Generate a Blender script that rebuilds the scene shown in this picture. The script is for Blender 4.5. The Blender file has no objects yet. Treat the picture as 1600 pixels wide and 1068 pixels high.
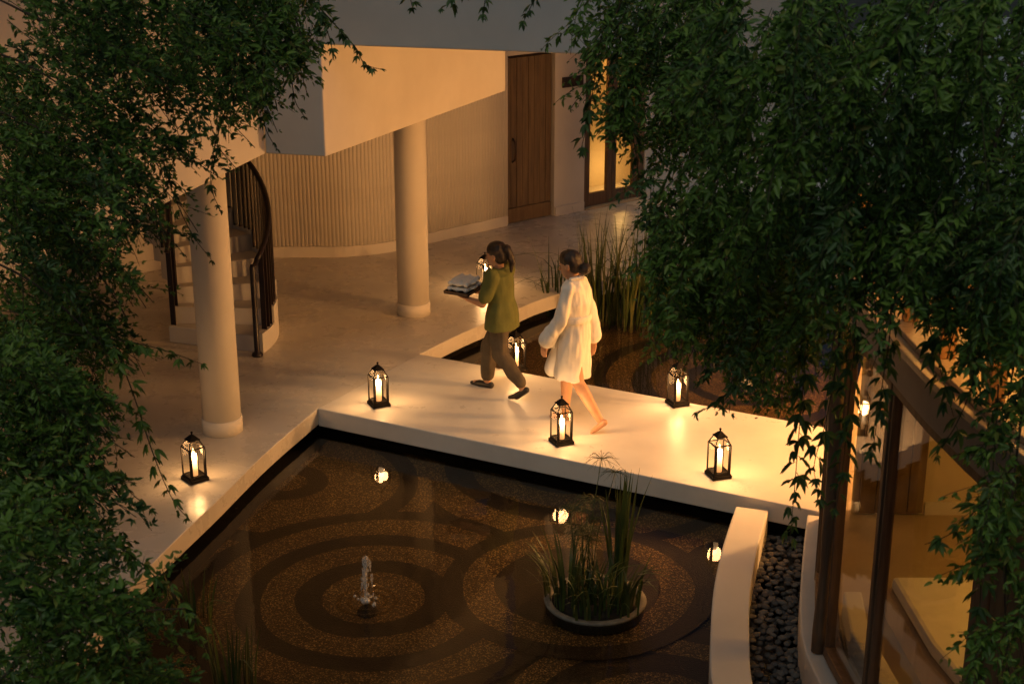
import bpy, bmesh, math, random
import numpy as np
from mathutils import Vector, Matrix, noise

# ------------------------------------------------------------------ camera, sky, sun, exposure
sc = bpy.context.scene
COL = sc.collection
F, TH, CH = 2350.0, math.radians(19.5), 5.0
cam_d = bpy.data.cameras.new('camera'); cam = bpy.data.objects.new('camera', cam_d); COL.objects.link(cam)
cam.location = (0, 0, CH); cam.rotation_euler = (math.radians(90) - TH, 0, 0)
cam_d.sensor_width = 36.0; cam_d.lens = F / 1600 * 36.0; cam_d.clip_start = 0.1; cam_d.clip_end = 2000
cam_d.dof.use_dof = True; cam_d.dof.focus_distance = 12.6; cam_d.dof.aperture_fstop = 6.3
sc.camera = cam

SUN_EL, SUN_AZ = math.radians(58), math.radians(195)
world = bpy.data.worlds.new('World'); sc.world = world; world.use_nodes = True
wn = world.node_tree; bgn = wn.nodes['Background']
sky = wn.nodes.new('ShaderNodeTexSky'); sky.sky_type = 'NISHITA'; sky.sun_disc = False
sky.sun_elevation = SUN_EL; sky.sun_rotation = SUN_AZ; sky.altitude = 50; sky.air_density = 1.2; sky.dust_density = 1.0; sky.ozone_density = 1.5
wn.links.new(sky.outputs[0], bgn.inputs[0]); bgn.inputs[1].default_value = 0.020
sun_d = bpy.data.lights.new('sun', 'SUN'); sun_d.energy = 0.56; sun_d.angle = math.radians(40); sun_d.color = (1.0, 0.97, 0.82)
sun = bpy.data.objects.new('sun', sun_d); COL.objects.link(sun)
sun.rotation_euler = (math.radians(90) - SUN_EL, 0, -(SUN_AZ - math.pi)); sun.location = (0, 0, 30)
sc.view_settings.view_transform = 'Standard'; sc.view_settings.look = 'None'
sc.view_settings.exposure = 0.0; sc.view_settings.gamma = 1.0; sc.view_settings.use_curve_mapping = False
sc.cycles.use_denoising = True
sc.cycles.max_bounces = 8; sc.cycles.diffuse_bounces = 4; sc.cycles.glossy_bounces = 4
sc.cycles.transparent_max_bounces = 24; sc.cycles.transmission_bounces = 6
sc.cycles.sample_clamp_indirect = 4.0; sc.cycles.caustics_reflective = False; sc.cycles.caustics_refractive = False

WARM = (1.0, 0.49, 0.16)
R = random.Random(7)
PI = math.pi

# ------------------------------------------------------------------ helpers
def gp(u, v, z=0.0):
    a, b = (u - 800) / F, (v - 534) / F
    d = Vector((a, math.cos(TH) - b * math.sin(TH), -math.sin(TH) - b * math.cos(TH)))
    t = (z - CH) / d.z
    return Vector((d.x * t, d.y * t, z))
def at(u, v, y):
    a, b = (u - 800) / F, (v - 534) / F
    d = Vector((a, math.cos(TH) - b * math.sin(TH), -math.sin(TH) - b * math.cos(TH)))
    t = y / d.y
    return Vector((d.x * t, y, CH + d.z * t))

MATS = {}
def nodes_of(name):
    m = bpy.data.materials.new(name); m.use_nodes = True; MATS[name] = m
    nt = m.node_tree
    return m, nt, nt.nodes['Principled BSDF'], nt.nodes['Material Output']
def ramp(nt, fac, stops):
    r = nt.nodes.new('ShaderNodeValToRGB')
    while len(r.color_ramp.elements) < len(stops): r.color_ramp.elements.new(0.5)
    for e, (p, c) in zip(r.color_ramp.elements, stops): e.position = p; e.color = (*c, 1)
    nt.links.new(fac, r.inputs[0]); return r
def tex(nt, kind, scale, detail=4, rough=0.55, coord='Object', stretch=None):
    tc = nt.nodes.new('ShaderNodeTexCoord')
    src = tc.outputs[coord]
    if stretch:
        mp = nt.nodes.new('ShaderNodeMapping'); mp.inputs['Scale'].default_value = stretch
        nt.links.new(src, mp.inputs[0]); src = mp.outputs[0]
    if kind == 'noise':
        t = nt.nodes.new('ShaderNodeTexNoise'); t.inputs['Scale'].default_value = scale
        t.inputs['Detail'].default_value = detail; t.inputs['Roughness'].default_value = rough
    elif kind == 'voronoi':
        t = nt.nodes.new('ShaderNodeTexVoronoi'); t.inputs['Scale'].default_value = scale
    elif kind == 'wave':
        t = nt.nodes.new('ShaderNodeTexWave'); t.inputs['Scale'].default_value = scale
        t.inputs['Distortion'].default_value = 4; t.inputs['Detail'].default_value = 3
    nt.links.new(src, t.inputs['Vector']); return t
def bump(nt, bs, height, strength, dist=0.01):
    b = nt.nodes.new('ShaderNodeBump'); b.inputs['Strength'].default_value = strength; b.inputs['Distance'].default_value = dist
    nt.links.new(height, b.inputs['Height']); nt.links.new(b.outputs[0], bs.inputs['Normal']); return b
def mat_noise(name, c1, c2, scale, rough=0.6, bscale=40, bstr=0.15, bdist=0.004, stretch=None, spec=0.4, coord='Object', c3=None):
    m, nt, bs, out = nodes_of(name)
    t = tex(nt, 'noise', scale, 6, 0.6, coord, stretch)
    st = [(0.3, c1), (0.7, c2)] if c3 is None else [(0.25, c1), (0.5, c2), (0.75, c3)]
    r = ramp(nt, t.outputs['Fac'], st)
    nt.links.new(r.outputs[0], bs.inputs['Base Color'])
    bs.inputs['Roughness'].default_value = rough; bs.inputs['Specular IOR Level'].default_value = spec
    if bstr:
        t2 = tex(nt, 'noise', bscale, 5, 0.6, coord, stretch); bump(nt, bs, t2.outputs['Fac'], bstr, bdist)
    return m
def mat_plain(name, c, rough=0.5, metal=0.0, emit=None, es=0.0):
    m, nt, bs, out = nodes_of(name)
    bs.inputs['Base Color'].default_value = (*c, 1); bs.inputs['Roughness'].default_value = rough; bs.inputs['Metallic'].default_value = metal
    if emit: bs.inputs['Emission Color'].default_value = (*emit, 1); bs.inputs['Emission Strength'].default_value = es
    return m

mat_noise('plaster', (0.58, 0.53, 0.46), (0.66, 0.61, 0.53), 1.6, 0.75, 25, 0.12, 0.006, coord='Object')
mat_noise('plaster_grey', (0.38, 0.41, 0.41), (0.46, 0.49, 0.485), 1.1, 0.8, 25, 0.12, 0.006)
mat_noise('wall_ribbed', (0.58, 0.52, 0.44), (0.66, 0.60, 0.51), 2.0, 0.8, 30, 0.15, 0.004)
def mat_polished(name, c1, c2, c3, r0, r1):
    m = mat_noise(name, c1, c2, 1.4, r0, 14, 0.06, 0.004, c3=c3); nt = m.node_tree; bs = nt.nodes['Principled BSDF']
    a = tex(nt, 'noise', 3.1, 8, 0.7); mr_ = nt.nodes.new('ShaderNodeMapRange'); mr_.inputs[1].default_value = 0.35; mr_.inputs[2].default_value = 0.65
    mr_.inputs[3].default_value = r0; mr_.inputs[4].default_value = r1; nt.links.new(a.outputs['Fac'], mr_.inputs[0]); nt.links.new(mr_.outputs[0], bs.inputs['Roughness'])
    # faint trowel marks and scuffs
    b2 = tex(nt, 'noise', 7.0, 8, 0.75, stretch=(1, 3, 1)); r2 = ramp(nt, b2.outputs['Fac'], [(0.30, (0.78, 0.76, 0.73)), (0.52, (1, 1, 1))])
    mx = nt.nodes.new('ShaderNodeMix'); mx.data_type = 'RGBA'; mx.blend_type = 'MULTIPLY'; mx.inputs[0].default_value = 0.10
    src = bs.inputs['Base Color'].links[0].from_socket; nt.links.new(src, mx.inputs[6]); nt.links.new(r2.outputs[0], mx.inputs[7]); nt.links.new(mx.outputs[2], bs.inputs['Base Color'])
mat_polished('floor', (0.50, 0.45, 0.38), (0.58, 0.53, 0.45), (0.66, 0.60, 0.52), 0.22, 0.36)
mat_polished('walk_top', (0.56, 0.52, 0.46), (0.64, 0.60, 0.53), (0.70, 0.66, 0.59), 0.26, 0.40)
mat_noise('stone_rim', (0.09, 0.08, 0.06), (0.20, 0.18, 0.14), 14, 0.7, 60, 0.3, 0.004)
mat_noise('soil', (0.012, 0.010, 0.007), (0.03, 0.024, 0.015), 30, 0.95, 60, 0.5, 0.01)
mat_noise('ground', (0.03, 0.03, 0.025), (0.05, 0.05, 0.04), 3, 0.9)
mat_noise('dark_metal', (0.006, 0.005, 0.004), (0.013, 0.010, 0.009), 30, 0.7, 80, 0.15, 0.001, spec=0.12)
mat_noise('rail_wood', (0.010, 0.006, 0.005), (0.024, 0.013, 0.010), 5, 0.4, 40, 0.15, 0.001, stretch=(6, 6, 1))
mat_noise('door_wood', (0.10, 0.063, 0.031), (0.195, 0.127, 0.064), 3.0, 0.55, 30, 0.25, 0.002, stretch=(9, 9, 0.7))
mat_noise('post_wood', (0.09, 0.052, 0.028), (0.19, 0.115, 0.065), 4.0, 0.65, 30, 0.4, 0.004, stretch=(8, 8, 0.6))
mat_noise('panel_wood', (0.30, 0.15, 0.055), (0.46, 0.25, 0.10), 3.0, 0.5, 30, 0.2, 0.002, stretch=(9, 9, 0.5))
mat_noise('pale_wood', (0.42, 0.30, 0.18), (0.55, 0.41, 0.26), 4.0, 0.55, 30, 0.2, 0.002, stretch=(8, 8, 0.6))
mat_noise('room_wall', (0.55, 0.46, 0.32), (0.63, 0.53, 0.38), 1.5, 0.8, 25, 0.1)
mat_noise('room_floor', (0.36, 0.27, 0.16), (0.44, 0.34, 0.21), 2.0, 0.45, 20, 0.1)
mat_noise('near_black', (0.006, 0.006, 0.006), (0.012, 0.011, 0.01), 8, 0.9)  # plain black tone for the footings and the painted shade strips in the pool
mat_noise('sign_wood', (0.03, 0.016, 0.009), (0.06, 0.03, 0.016), 8, 0.5, stretch=(1, 1, 8))
mat_noise('skin', (0.42, 0.22, 0.12), (0.48, 0.26, 0.15), 20, 0.5, 150, 0.08, 0.001)
mat_noise('lip', (0.30, 0.10, 0.08), (0.34, 0.12, 0.09), 20, 0.5, 150, 0.05, 0.001)
mat_noise('eye', (0.01, 0.008, 0.006), (0.02, 0.015, 0.012), 20, 0.2, 150, 0.0)
mat_noise('hair', (0.010, 0.006, 0.004), (0.025, 0.014, 0.010), 12, 0.4, 90, 0.6, 0.006, stretch=(1, 1, 6))
mat_noise('green_cloth', (0.075, 0.082, 0.018), (0.105, 0.115, 0.028), 8, 0.85, 220, 0.35, 0.002)
mat_noise('brown_cloth', (0.055, 0.042, 0.026), (0.085, 0.066, 0.042), 8, 0.85, 220, 0.35, 0.002)
mat_noise('robe_cloth', (0.68, 0.64, 0.56), (0.76, 0.72, 0.64), 10, 0.9, 180, 0.5, 0.004)
mat_noise('towel_cloth', (0.72, 0.69, 0.62), (0.78, 0.75, 0.68), 10, 0.95, 200, 0.5, 0.004)
mat_noise('shoe', (0.008, 0.007, 0.007), (0.016, 0.014, 0.013), 12, 0.4)
mat_noise('pebble_a', (0.055, 0.053, 0.05), (0.11, 0.105, 0.10), 9, 0.7, 60, 0.3, 0.002)
mat_noise('pebble_b', (0.09, 0.085, 0.075), (0.17, 0.16, 0.145), 9, 0.7, 60, 0.3, 0.002)
mat_noise('bark', (0.04, 0.028, 0.018), (0.085, 0.06, 0.038), 25, 0.85, 80, 0.6, 0.004, stretch=(2, 2, 0.5))
mat_noise('twig', (0.035, 0.035, 0.014), (0.06, 0.055, 0.022), 25, 0.8, 80, 0.3, 0.002)

def mosaic(name, c1, c2, c3):
    m, nt, bs, out = nodes_of(name)
    v = tex(nt, 'voronoi', 120, coord='Object'); 
    r = ramp(nt, v.outputs['Color'], [(0.15, c1), (0.62, c2), (0.9, c3)])
    r.color_ramp.elements[0].position = 0.1
    n = tex(nt, 'noise', 2.2, 4)
    mx = nt.nodes.new('ShaderNodeMix'); mx.data_type = 'RGBA'; mx.blend_type = 'MULTIPLY'; mx.inputs[0].default_value = 0.6
    rr = ramp(nt, n.outputs['Fac'], [(0.3, (0.55, 0.5, 0.45)), (0.7, (1, 1, 1))])
    nt.links.new(r.outputs[0], mx.inputs[6]); nt.links.new(rr.outputs[0], mx.inputs[7])
    nt.links.new(mx.outputs[2], bs.inputs['Base Color'])
    bs.inputs['Roughness'].default_value = 0.6; bump(nt, bs, v.outputs['Distance'], 0.6, 0.006)
mosaic('mosaic_light', (0.024, 0.014, 0.004), (0.064, 0.039, 0.011), (0.46, 0.32, 0.12))
mosaic('mosaic_dark', (0.005, 0.0035, 0.002), (0.010, 0.007, 0.004), (0.03, 0.02, 0.011))

def mat_glass(name, tint=(1, 1, 1), ior=1.45, rough=0.0):
    m, nt, bs, out = nodes_of(name); nt.nodes.remove(bs)
    tr = nt.nodes.new('ShaderNodeBsdfTransparent'); tr.inputs[0].default_value = (*tint, 1)
    gl = nt.nodes.new('ShaderNodeBsdfGlossy'); gl.inputs['Roughness'].default_value = rough
    fr = nt.nodes.new('ShaderNodeLayerWeight'); fr.inputs[0].default_value = 0.5
    f0 = ((ior - 1) / (ior + 1)) ** 2
    pw = nt.nodes.new('ShaderNodeMath'); pw.operation = 'POWER'; pw.inputs[1].default_value = 5.0; nt.links.new(fr.outputs['Facing'], pw.inputs[0])
    ma = nt.nodes.new('ShaderNodeMath'); ma.operation = 'MULTIPLY_ADD'; ma.inputs[1].default_value = 1 - f0; ma.inputs[2].default_value = f0; nt.links.new(pw.outputs[0], ma.inputs[0])
    mx = nt.nodes.new('ShaderNodeMixShader')
    nt.links.new(ma.outputs[0], mx.inputs[0]); nt.links.new(tr.outputs[0], mx.inputs[1]); nt.links.new(gl.outputs[0], mx.inputs[2])
    nt.links.new(mx.outputs[0], out.inputs[0]); return m, nt, gl, fr
mat_glass('glass', (0.97, 0.96, 0.93))
mat_glass('lantern_glass', (0.98, 0.96, 0.92), 1.2, 0.06)
m, nt, gl, fr = mat_glass('water', (0.83, 0.76, 0.64), 1.33, 0.015)
n1 = tex(nt, 'noise', 3.2, 3); 
b = nt.nodes.new('ShaderNodeBump'); b.inputs['Strength'].default_value = 0.045; b.inputs['Distance'].default_value = 0.05
nt.links.new(n1.outputs['Fac'], b.inputs['Height']); nt.links.new(b.outputs[0], gl.inputs['Normal']); nt.links.new(b.outputs[0], fr.inputs['Normal'])
# frothy water of the jet
m, nt, bs, out = nodes_of('froth')
bs.inputs['Base Color'].default_value = (0.75, 0.73, 0.68, 1); bs.inputs['Roughness'].default_value = 0.25
tr = nt.nodes.new('ShaderNodeBsdfTransparent'); mx = nt.nodes.new('ShaderNodeMixShader')
nz = tex(nt, 'noise', 14, 4, stretch=(1, 1, 0.3)); rr = ramp(nt, nz.outputs['Fac'], [(0.3, (0.12,) * 3), (0.75, (0.6,) * 3)])
nt.links.new(rr.outputs[0], mx.inputs[0]); nt.links.new(tr.outputs[0], mx.inputs[1]); nt.links.new(bs.outputs[0], mx.inputs[2]); nt.links.new(mx.outputs[0], out.inputs[0])

def mat_leaf(name, stops, trans=0.3, rough=0.45):
    m, nt, bs, out = nodes_of(name)
    g = nt.nodes.new('ShaderNodeNewGeometry'); oi = nt.nodes.new('ShaderNodeObjectInfo')
    ad = nt.nodes.new('ShaderNodeMath'); ad.operation = 'ADD'; fr = nt.nodes.new('ShaderNodeMath'); fr.operation = 'FRACT'
    nt.links.new(g.outputs['Random Per Island'], ad.inputs[0]); nt.links.new(oi.outputs['Random'], ad.inputs[1]); nt.links.new(ad.outputs[0], fr.inputs[0])
    r = ramp(nt, fr.outputs[0], stops)
    nt.links.new(r.outputs[0], bs.inputs['Base Color']); bs.inputs['Roughness'].default_value = rough; bs.inputs['Specular IOR Level'].default_value = 0.35
    tl = nt.nodes.new('ShaderNodeBsdfTranslucent'); nt.links.new(r.outputs[0], tl.inputs[0])
    mx = nt.nodes.new('ShaderNodeMixShader'); mx.inputs[0].default_value = trans
    nt.links.new(bs.outputs[0], mx.inputs[1]); nt.links.new(tl.outputs[0], mx.inputs[2]); nt.links.new(mx.outputs[0], out.inputs[0])
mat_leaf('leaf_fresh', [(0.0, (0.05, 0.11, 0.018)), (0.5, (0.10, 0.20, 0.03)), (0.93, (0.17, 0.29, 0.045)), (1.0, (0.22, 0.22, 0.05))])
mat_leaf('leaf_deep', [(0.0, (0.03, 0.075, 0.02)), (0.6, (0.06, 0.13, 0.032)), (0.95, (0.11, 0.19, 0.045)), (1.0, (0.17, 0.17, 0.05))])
mat_leaf('reed', [(0.0, (0.030, 0.050, 0.012)), (0.6, (0.055, 0.085, 0.02)), (1.0, (0.10, 0.10, 0.03))], 0.2)

# candle: glowing wax, brightest near the wick
m, nt, bs, out = nodes_of('candle_wax')
tc = nt.nodes.new('ShaderNodeTexCoord'); sp = nt.nodes.new('ShaderNodeSeparateXYZ'); nt.links.new(tc.outputs['Object'], sp.inputs[0])
mr = nt.nodes.new('ShaderNodeMapRange'); mr.inputs[1].default_value = 0.03; mr.inputs[2].default_value = 0.21
nt.links.new(sp.outputs[2], mr.inputs[0])
r = ramp(nt, mr.outputs[0], [(0.0, (0.8, 0.34, 0.10)), (0.35, (1.2, 0.55, 0.18)), (0.62, (2.6, 1.6, 0.8)), (1.0, (4.5, 3.2, 1.9))])
nt.links.new(r.outputs[0], bs.inputs['Emission Color']); bs.inputs['Emission Strength'].default_value = 1.0
bs.inputs['Base Color'].default_value = (0.8, 0.7, 0.55, 1)
mat_plain('flame', (1, 0.8, 0.4), 0.5, 0, (1.0, 0.62, 0.25), 9)
mat_plain('globe', (0.9, 0.8, 0.6), 0.5, 0, WARM, 12)

class MB:
    """collects shapes; build() links them as one mesh object"""
    def __init__(s): s.v = []; s.f = []
    def add(s, vs, fs):
        o = len(s.v); s.v += [tuple(x) for x in vs]; s.f += [tuple(i + o for i in f) for f in fs]; return s
    def box(s, c, d, rz=0.0, taper=1.0, M=None):
        x, y, z = d[0] / 2, d[1] / 2, d[2] / 2
        vs = []
        for k, (sx, sy, sz) in enumerate([(-1, -1, -1), (1, -1, -1), (1, 1, -1), (-1, 1, -1), (-1, -1, 1), (1, -1, 1), (1, 1, 1), (-1, 1, 1)]):
            t = taper if sz > 0 else 1
            p = Vector((sx * x * t, sy * y * t, sz * z))
            if rz: p = Matrix.Rotation(rz, 3, 'Z') @ p
            if M: p = M @ p
            vs.append(p + Vector(c))
        return s.add(vs, [(0, 3, 2, 1), (4, 5, 6, 7), (0, 1, 5, 4), (1, 2, 6, 5), (2, 3, 7, 6), (3, 0, 4, 7)])
    def bar(s, a, b, w, d=None, up=(0, 0, 1)):
        a, b = Vector(a), Vector(b); d = w if d is None else d
        t = (b - a).normalized(); sd = t.cross(Vector(up))
        if sd.length < 1e-4: sd = t.cross(Vector((1, 0, 0)))
        sd.normalize(); u = sd.cross(t)
        vs = [p + sd * sx * w / 2 + u * sy * d / 2 for p in (a, b) for sx, sy in ((-1, -1), (1, -1), (1, 1), (-1, 1))]
        return s.add(vs, [(0, 1, 2, 3)[::-1], (4, 5, 6, 7), (0, 1, 5, 4), (1, 2, 6, 5), (2, 3, 7, 6), (3, 0, 4, 7)])
    def tube(s, pts, rad, n=8, cap=True):
        pts = [Vector(p) for p in pts]
        rads = rad if isinstance(rad, (list, tuple)) else [rad] * len(pts)
        rings = []; prev = None
        for i, p in enumerate(pts):
            t = (pts[min(i + 1, len(pts) - 1)] - pts[max(i - 1, 0)]).normalized()
            if prev is None:
                sd = t.cross(Vector((0, 0, 1)))
                if sd.length < 1e-3: sd = t.cross(Vector((1, 0, 0)))
            else: sd = prev - t * prev.dot(t)
            sd.normalize(); prev = sd; u = t.cross(sd)
            rings.append([p + (sd * math.cos(2 * PI * k / n) + u * math.sin(2 * PI * k / n)) * rads[i] for k in range(n)])
        vs = [q for r_ in rings for q in r_]
        fs = [(i * n + k, i * n + (k + 1) % n, (i + 1) * n + (k + 1) % n, (i + 1) * n + k) for i in range(len(pts) - 1) for k in range(n)]
        if cap: fs += [tuple(range(n))[::-1], tuple((len(pts) - 1) * n + k for k in range(n))]
        return s.add(vs, fs)
    def lathe(s, prof, c=(0, 0, 0), n=32, cap=True):
        vs = [(c[0] + r_ * math.cos(2 * PI * k / n), c[1] + r_ * math.sin(2 * PI * k / n), c[2] + z) for r_, z in prof for k in range(n)]
        fs = [(i * n + k, i * n + (k + 1) % n, (i + 1) * n + (k + 1) % n, (i + 1) * n + k) for i in range(len(prof) - 1) for k in range(n)]
        if cap: fs += [tuple(range(n))[::-1], tuple((len(prof) - 1) * n + k for k in range(n))]
        return s.add(vs, fs)
    def prism(s, poly, z0, z1):
        n = len(poly)
        vs = [(p[0], p[1], z0) for p in poly] + [(p[0], p[1], z1) for p in poly]
        fs = [tuple(range(n))[::-1], tuple(range(n, 2 * n))] + [(k, (k + 1) % n, n + (k + 1) % n, n + k) for k in range(n)]
        return s.add(vs, fs)
    def build(s, name, mat, parent=None, smooth=False, bevel=0.0, loc=None):
        me = bpy.data.meshes.new(name)
        off = Vector(loc) if loc is not None else root_loc(parent)
        me.from_pydata([tuple(Vector(v) - off) for v in s.v], [], s.f)
        bm = bmesh.new(); bm.from_mesh(me); bmesh.ops.recalc_face_normals(bm, faces=bm.faces); bm.to_mesh(me); bm.free()
        return link(name, me, mat, parent, smooth, bevel, loc)
def root_loc(parent):
    v = Vector((0, 0, 0))
    while parent is not None: v += parent.location; parent = parent.parent
    return v
def link(name, me, mat, parent=None, smooth=False, bevel=0.0, loc=None):
    o = bpy.data.objects.new(name, me); COL.objects.link(o)
    if mat: me.materials.append(MATS[mat])
    if smooth: me.polygons.foreach_set('use_smooth', [True] * len(me.polygons))
    if parent: o.parent = parent
    elif loc is not None: o.location = loc
    if bevel:
        b = o.modifiers.new('bevel', 'BEVEL'); b.width = bevel; b.segments = 2; b.limit_method = 'ANGLE'; b.angle_limit = math.radians(40)
    return o
def tag(o, label, cat, group=None):
    o['label'] = label; o['category'] = cat
    if group: o['group'] = group
    return o
def struct(o): o['kind'] = 'structure'; return o
def thing(name, loc, label, cat, group=None, rz=0.0):
    o = bpy.data.objects.new(name, None); COL.objects.link(o); o.location = loc; o.rotation_euler = (0, 0, rz); o.empty_display_size = 0.1
    return tag(o, label, cat, group)
def copy_tree(o, parent=None):
    c = o.copy(); COL.objects.link(c); c.parent = parent
    for ch in o.children: copy_tree(ch, c)
    return c
def lamp(name, loc, watts, col, size=0.1, parent=None, soft=False):
    l = bpy.data.lights.new(name, 'POINT'); l.energy = watts; l.color = col; l.shadow_soft_size = size; l.use_soft_falloff = soft
    o = bpy.data.objects.new(name, l); COL.objects.link(o); o.location = loc
    if parent: o.parent = parent
    return o
def smooth_line(pts, n=8):
    """Catmull-Rom through pts"""
    pts = [Vector(p) for p in pts]; out = []
    for i in range(len(pts) - 1):
        p0, p1, p2, p3 = pts[max(i - 1, 0)], pts[i], pts[i + 1], pts[min(i + 2, len(pts) - 1)]
        for k in range(n):
            t = k / n
            out.append(0.5 * ((2 * p1) + (p2 - p0) * t + (2 * p0 - 5 * p1 + 4 * p2 - p3) * t * t + (3 * p1 - p0 - 3 * p2 + p3) * t ** 3))
    out.append(pts[-1]); return out
def strip_wall(line, z0, z1, th, side=1):
    """wall of thickness th following a plan line"""
    n = len(line); L = [Vector((p[0], p[1])) for p in line]; O = []
    for i, p in enumerate(L):
        t = (L[min(i + 1, n - 1)] - L[max(i - 1, 0)]).normalized(); O.append(p + Vector((-t.y, t.x)) * th * side)
    vs = [(p.x, p.y, z0) for p in L] + [(p.x, p.y, z1) for p in L] + [(p.x, p.y, z0) for p in O] + [(p.x, p.y, z1) for p in O]
    fs = []
    for i in range(n - 1):
        a, b = i, i + 1
        fs += [(a, b, n + b, n + a), (2 * n + b, 2 * n + a, 3 * n + a, 3 * n + b), (n + a, n + b, 3 * n + b, 3 * n + a), (b, a, 2 * n + a, 2 * n + b)]
    fs += [(0, n, 3 * n, 2 * n), (n - 1, 3 * n - 1, 4 * n - 1, 2 * n - 1)]
    return MB().add(vs, fs)

# ------------------------------------------------------------------ ground, pools, floors
ZW, ZB = -0.22, -0.34          # water level, pool floor
g = MB().add([(-300, -300, -0.9), (300, -300, -0.9), (300, 300, -0.9), (-300, 300, -0.9)], [(0, 1, 2, 3)]).build('ground', 'ground'); struct(g)

lower_edge = smooth_line([(-1.72, 12.35), (-2.02, 11.41), (-2.27, 10.44), (-2.47, 9.7), (-2.62, 9.0), (-2.74, 7.9), (-2.80, 6.5), (-2.8, 5)], 6)
upper_edge = smooth_line([(-0.90, 13.76), (-0.50, 14.39), (-0.02, 15.03), (0.32, 15.5), (1.09, 16.2), (1.93, 16.85), (2.8, 17.4), (4.5, 18.2)], 6)
wd = Vector((3.93, -2.02)).normalized()
W0, W1 = Vector((-1.72, 12.35)), Vector((-0.90, 13.76))
def on_front(x): return (x, W0.y + (x - W0.x) * wd.y / wd.x)
def on_back(x): return (x, W1.y + (x - W1.x) * wd.y / wd.x)
pool_poly = [(-3.6, 4.5), (4.6, 4.5), (4.6, 19.0), (-3.6, 19.0)]
pf = MB().add([(p[0], p[1], ZB) for p in pool_poly], [(0, 1, 2, 3)]).build('pool_floor', 'mosaic_light'); struct(pf)
layer = [0]
def inset_line(line, d):
    n = len(line); out = []
    for i, p in enumerate(line):
        t = (Vector(line[min(i + 1, n - 1)][:2]) - Vector(line[max(i - 1, 0)][:2])).normalized(); out.append((p[0] - t.y * d, p[1] + t.x * d))
    return out
def annulus(c, r0, r1, z, mat):
    n = 96; vs = []; fs = []
    if r0 <= 0:
        vs = [(c[0] + r1 * math.cos(2 * PI * k / n), c[1] + r1 * math.sin(2 * PI * k / n), z) for k in range(n)]; fs = [tuple(range(n))]
    else:
        for r_ in (r0, r1): vs += [(c[0] + r_ * math.cos(2 * PI * k / n) * (1 + 0.012 * math.sin(5 * k * 2 * PI / n + r_ * 9)), c[1] + r_ * math.sin(2 * PI * k / n) * (1 + 0.012 * math.sin(4 * k * 2 * PI / n + r_ * 7)), z) for k in range(n)]
        fs = [(k, (k + 1) % n, n + (k + 1) % n, n + k) for k in range(n)]
    o = MB().add(vs, fs).build('mosaic_ring', mat, pf)
    return o
def rings(c, radii, first_dark):
    layer[0] += 1; z = ZB + 0.004 * layer[0]; prev = 0; dark = first_dark
    for r_ in radii:
        annulus(c, prev, r_, z, 'mosaic_dark' if dark else 'mosaic_light'); prev = r_; dark = not dark
zbd = ZB + 0.05  # black strips painting the pool edge's shade and dark reflection onto its floor
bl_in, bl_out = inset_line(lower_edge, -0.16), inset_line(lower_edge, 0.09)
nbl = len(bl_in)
MB().add([(p[0], p[1], zbd) for p in bl_in] + [(p[0], p[1], zbd) for p in bl_out], [(i, i + 1, nbl + i + 1, nbl + i) for i in range(nbl - 1)]).build('edge_shade_band', 'near_black', pf)
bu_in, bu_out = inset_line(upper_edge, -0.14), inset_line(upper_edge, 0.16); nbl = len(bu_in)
MB().add([(p[0], p[1], zbd) for p in bu_in] + [(p[0], p[1], zbd) for p in bu_out], [(i, i + 1, nbl + i + 1, nbl + i) for i in range(nbl - 1)]).build('edge_shade_band', 'near_black', pf)
def gc(u, v): p = gp(u, v, ZB); return (p.x, p.y)
rings((0.55, 11.9), [0.35, 0.6, 0.9, 1.12, 1.4, 1.55], False)
rings((1.85, 9.9), [0.18, 0.36, 0.62, 0.78], True)
rings(gc(450, 755), [0.16, 0.34, 0.93, 1.10, 1.3], False)
rings(gc(1020, 1120), [0.3, 0.5, 0.75, 0.95, 1.15], True)
rings(gc(330, 1120), [0.3, 0.5, 0.8, 1.0], False)
rings(gc(584, 937), [0.37, 0.56, 0.81, 0.98, 1.24, 1.40], False)
rings(gc(902, 920), [0.60, 0.84, 1.0], True)
rings(gc(820, 640), [0.3, 0.55, 0.8, 1.0], True)
rings(gc(1165, 602), [0.19, 0.49, 0.62, 0.94, 1.12, 1.36, 1.5], True)
wl_lo = [(-3.4, 4.6), (1.75, 4.6), (1.55, 5.6), (1.42, 6.4), (1.34, 7.2), (1.34, 8.0), (1.40, 8.6), (1.50, 9.2), (1.62, 9.7), (1.84, 10.4), (1.95, 10.9), (3.0, 11.2), (4.5, 11.2), (4.5, 18.9), (-3.4, 18.9)]
wt = MB().add([(p[0], p[1], ZW) for p in wl_lo], [tuple(range(len(wl_lo)))]).build('pool_water', 'water'); struct(wt)

# terrace floor: thin slab with a recessed dark footing under it
terrace = [tuple(p) for p in lower_edge][::-1] + [tuple(p) for p in upper_edge] + [(4.5, 24), (-9, 24), (-9, 5)]
tf = MB().prism(terrace, -0.155, 0.0).build('terrace_floor', 'floor', bevel=0.006); struct(tf)
def inset(line, d, side):
    n = len(line); out = []
    for i, p in enumerate(line):
        t = (Vector(line[min(i + 1, n - 1)][:2]) - Vector(line[max(i - 1, 0)][:2])).normalized(); out.append((p[0] - t.y * d * side, p[1] + t.x * d * side))
    return out
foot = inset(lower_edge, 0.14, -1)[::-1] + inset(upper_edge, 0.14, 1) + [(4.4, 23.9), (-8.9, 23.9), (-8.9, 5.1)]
o = MB().prism(foot, -0.8, -0.156).build('terrace_footing', 'near_black'); struct(o)
wk = [(-1.72 + 0.002, 12.35), on_front(2.9), on_back(3.4), (-0.90 + 0.002, 13.76)]
wkz = [(W0.x, W0.y), on_front(1.0), on_front(2.36), (2.80, 11.86), on_back(1.0), (W1.x, W1.y)]
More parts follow.
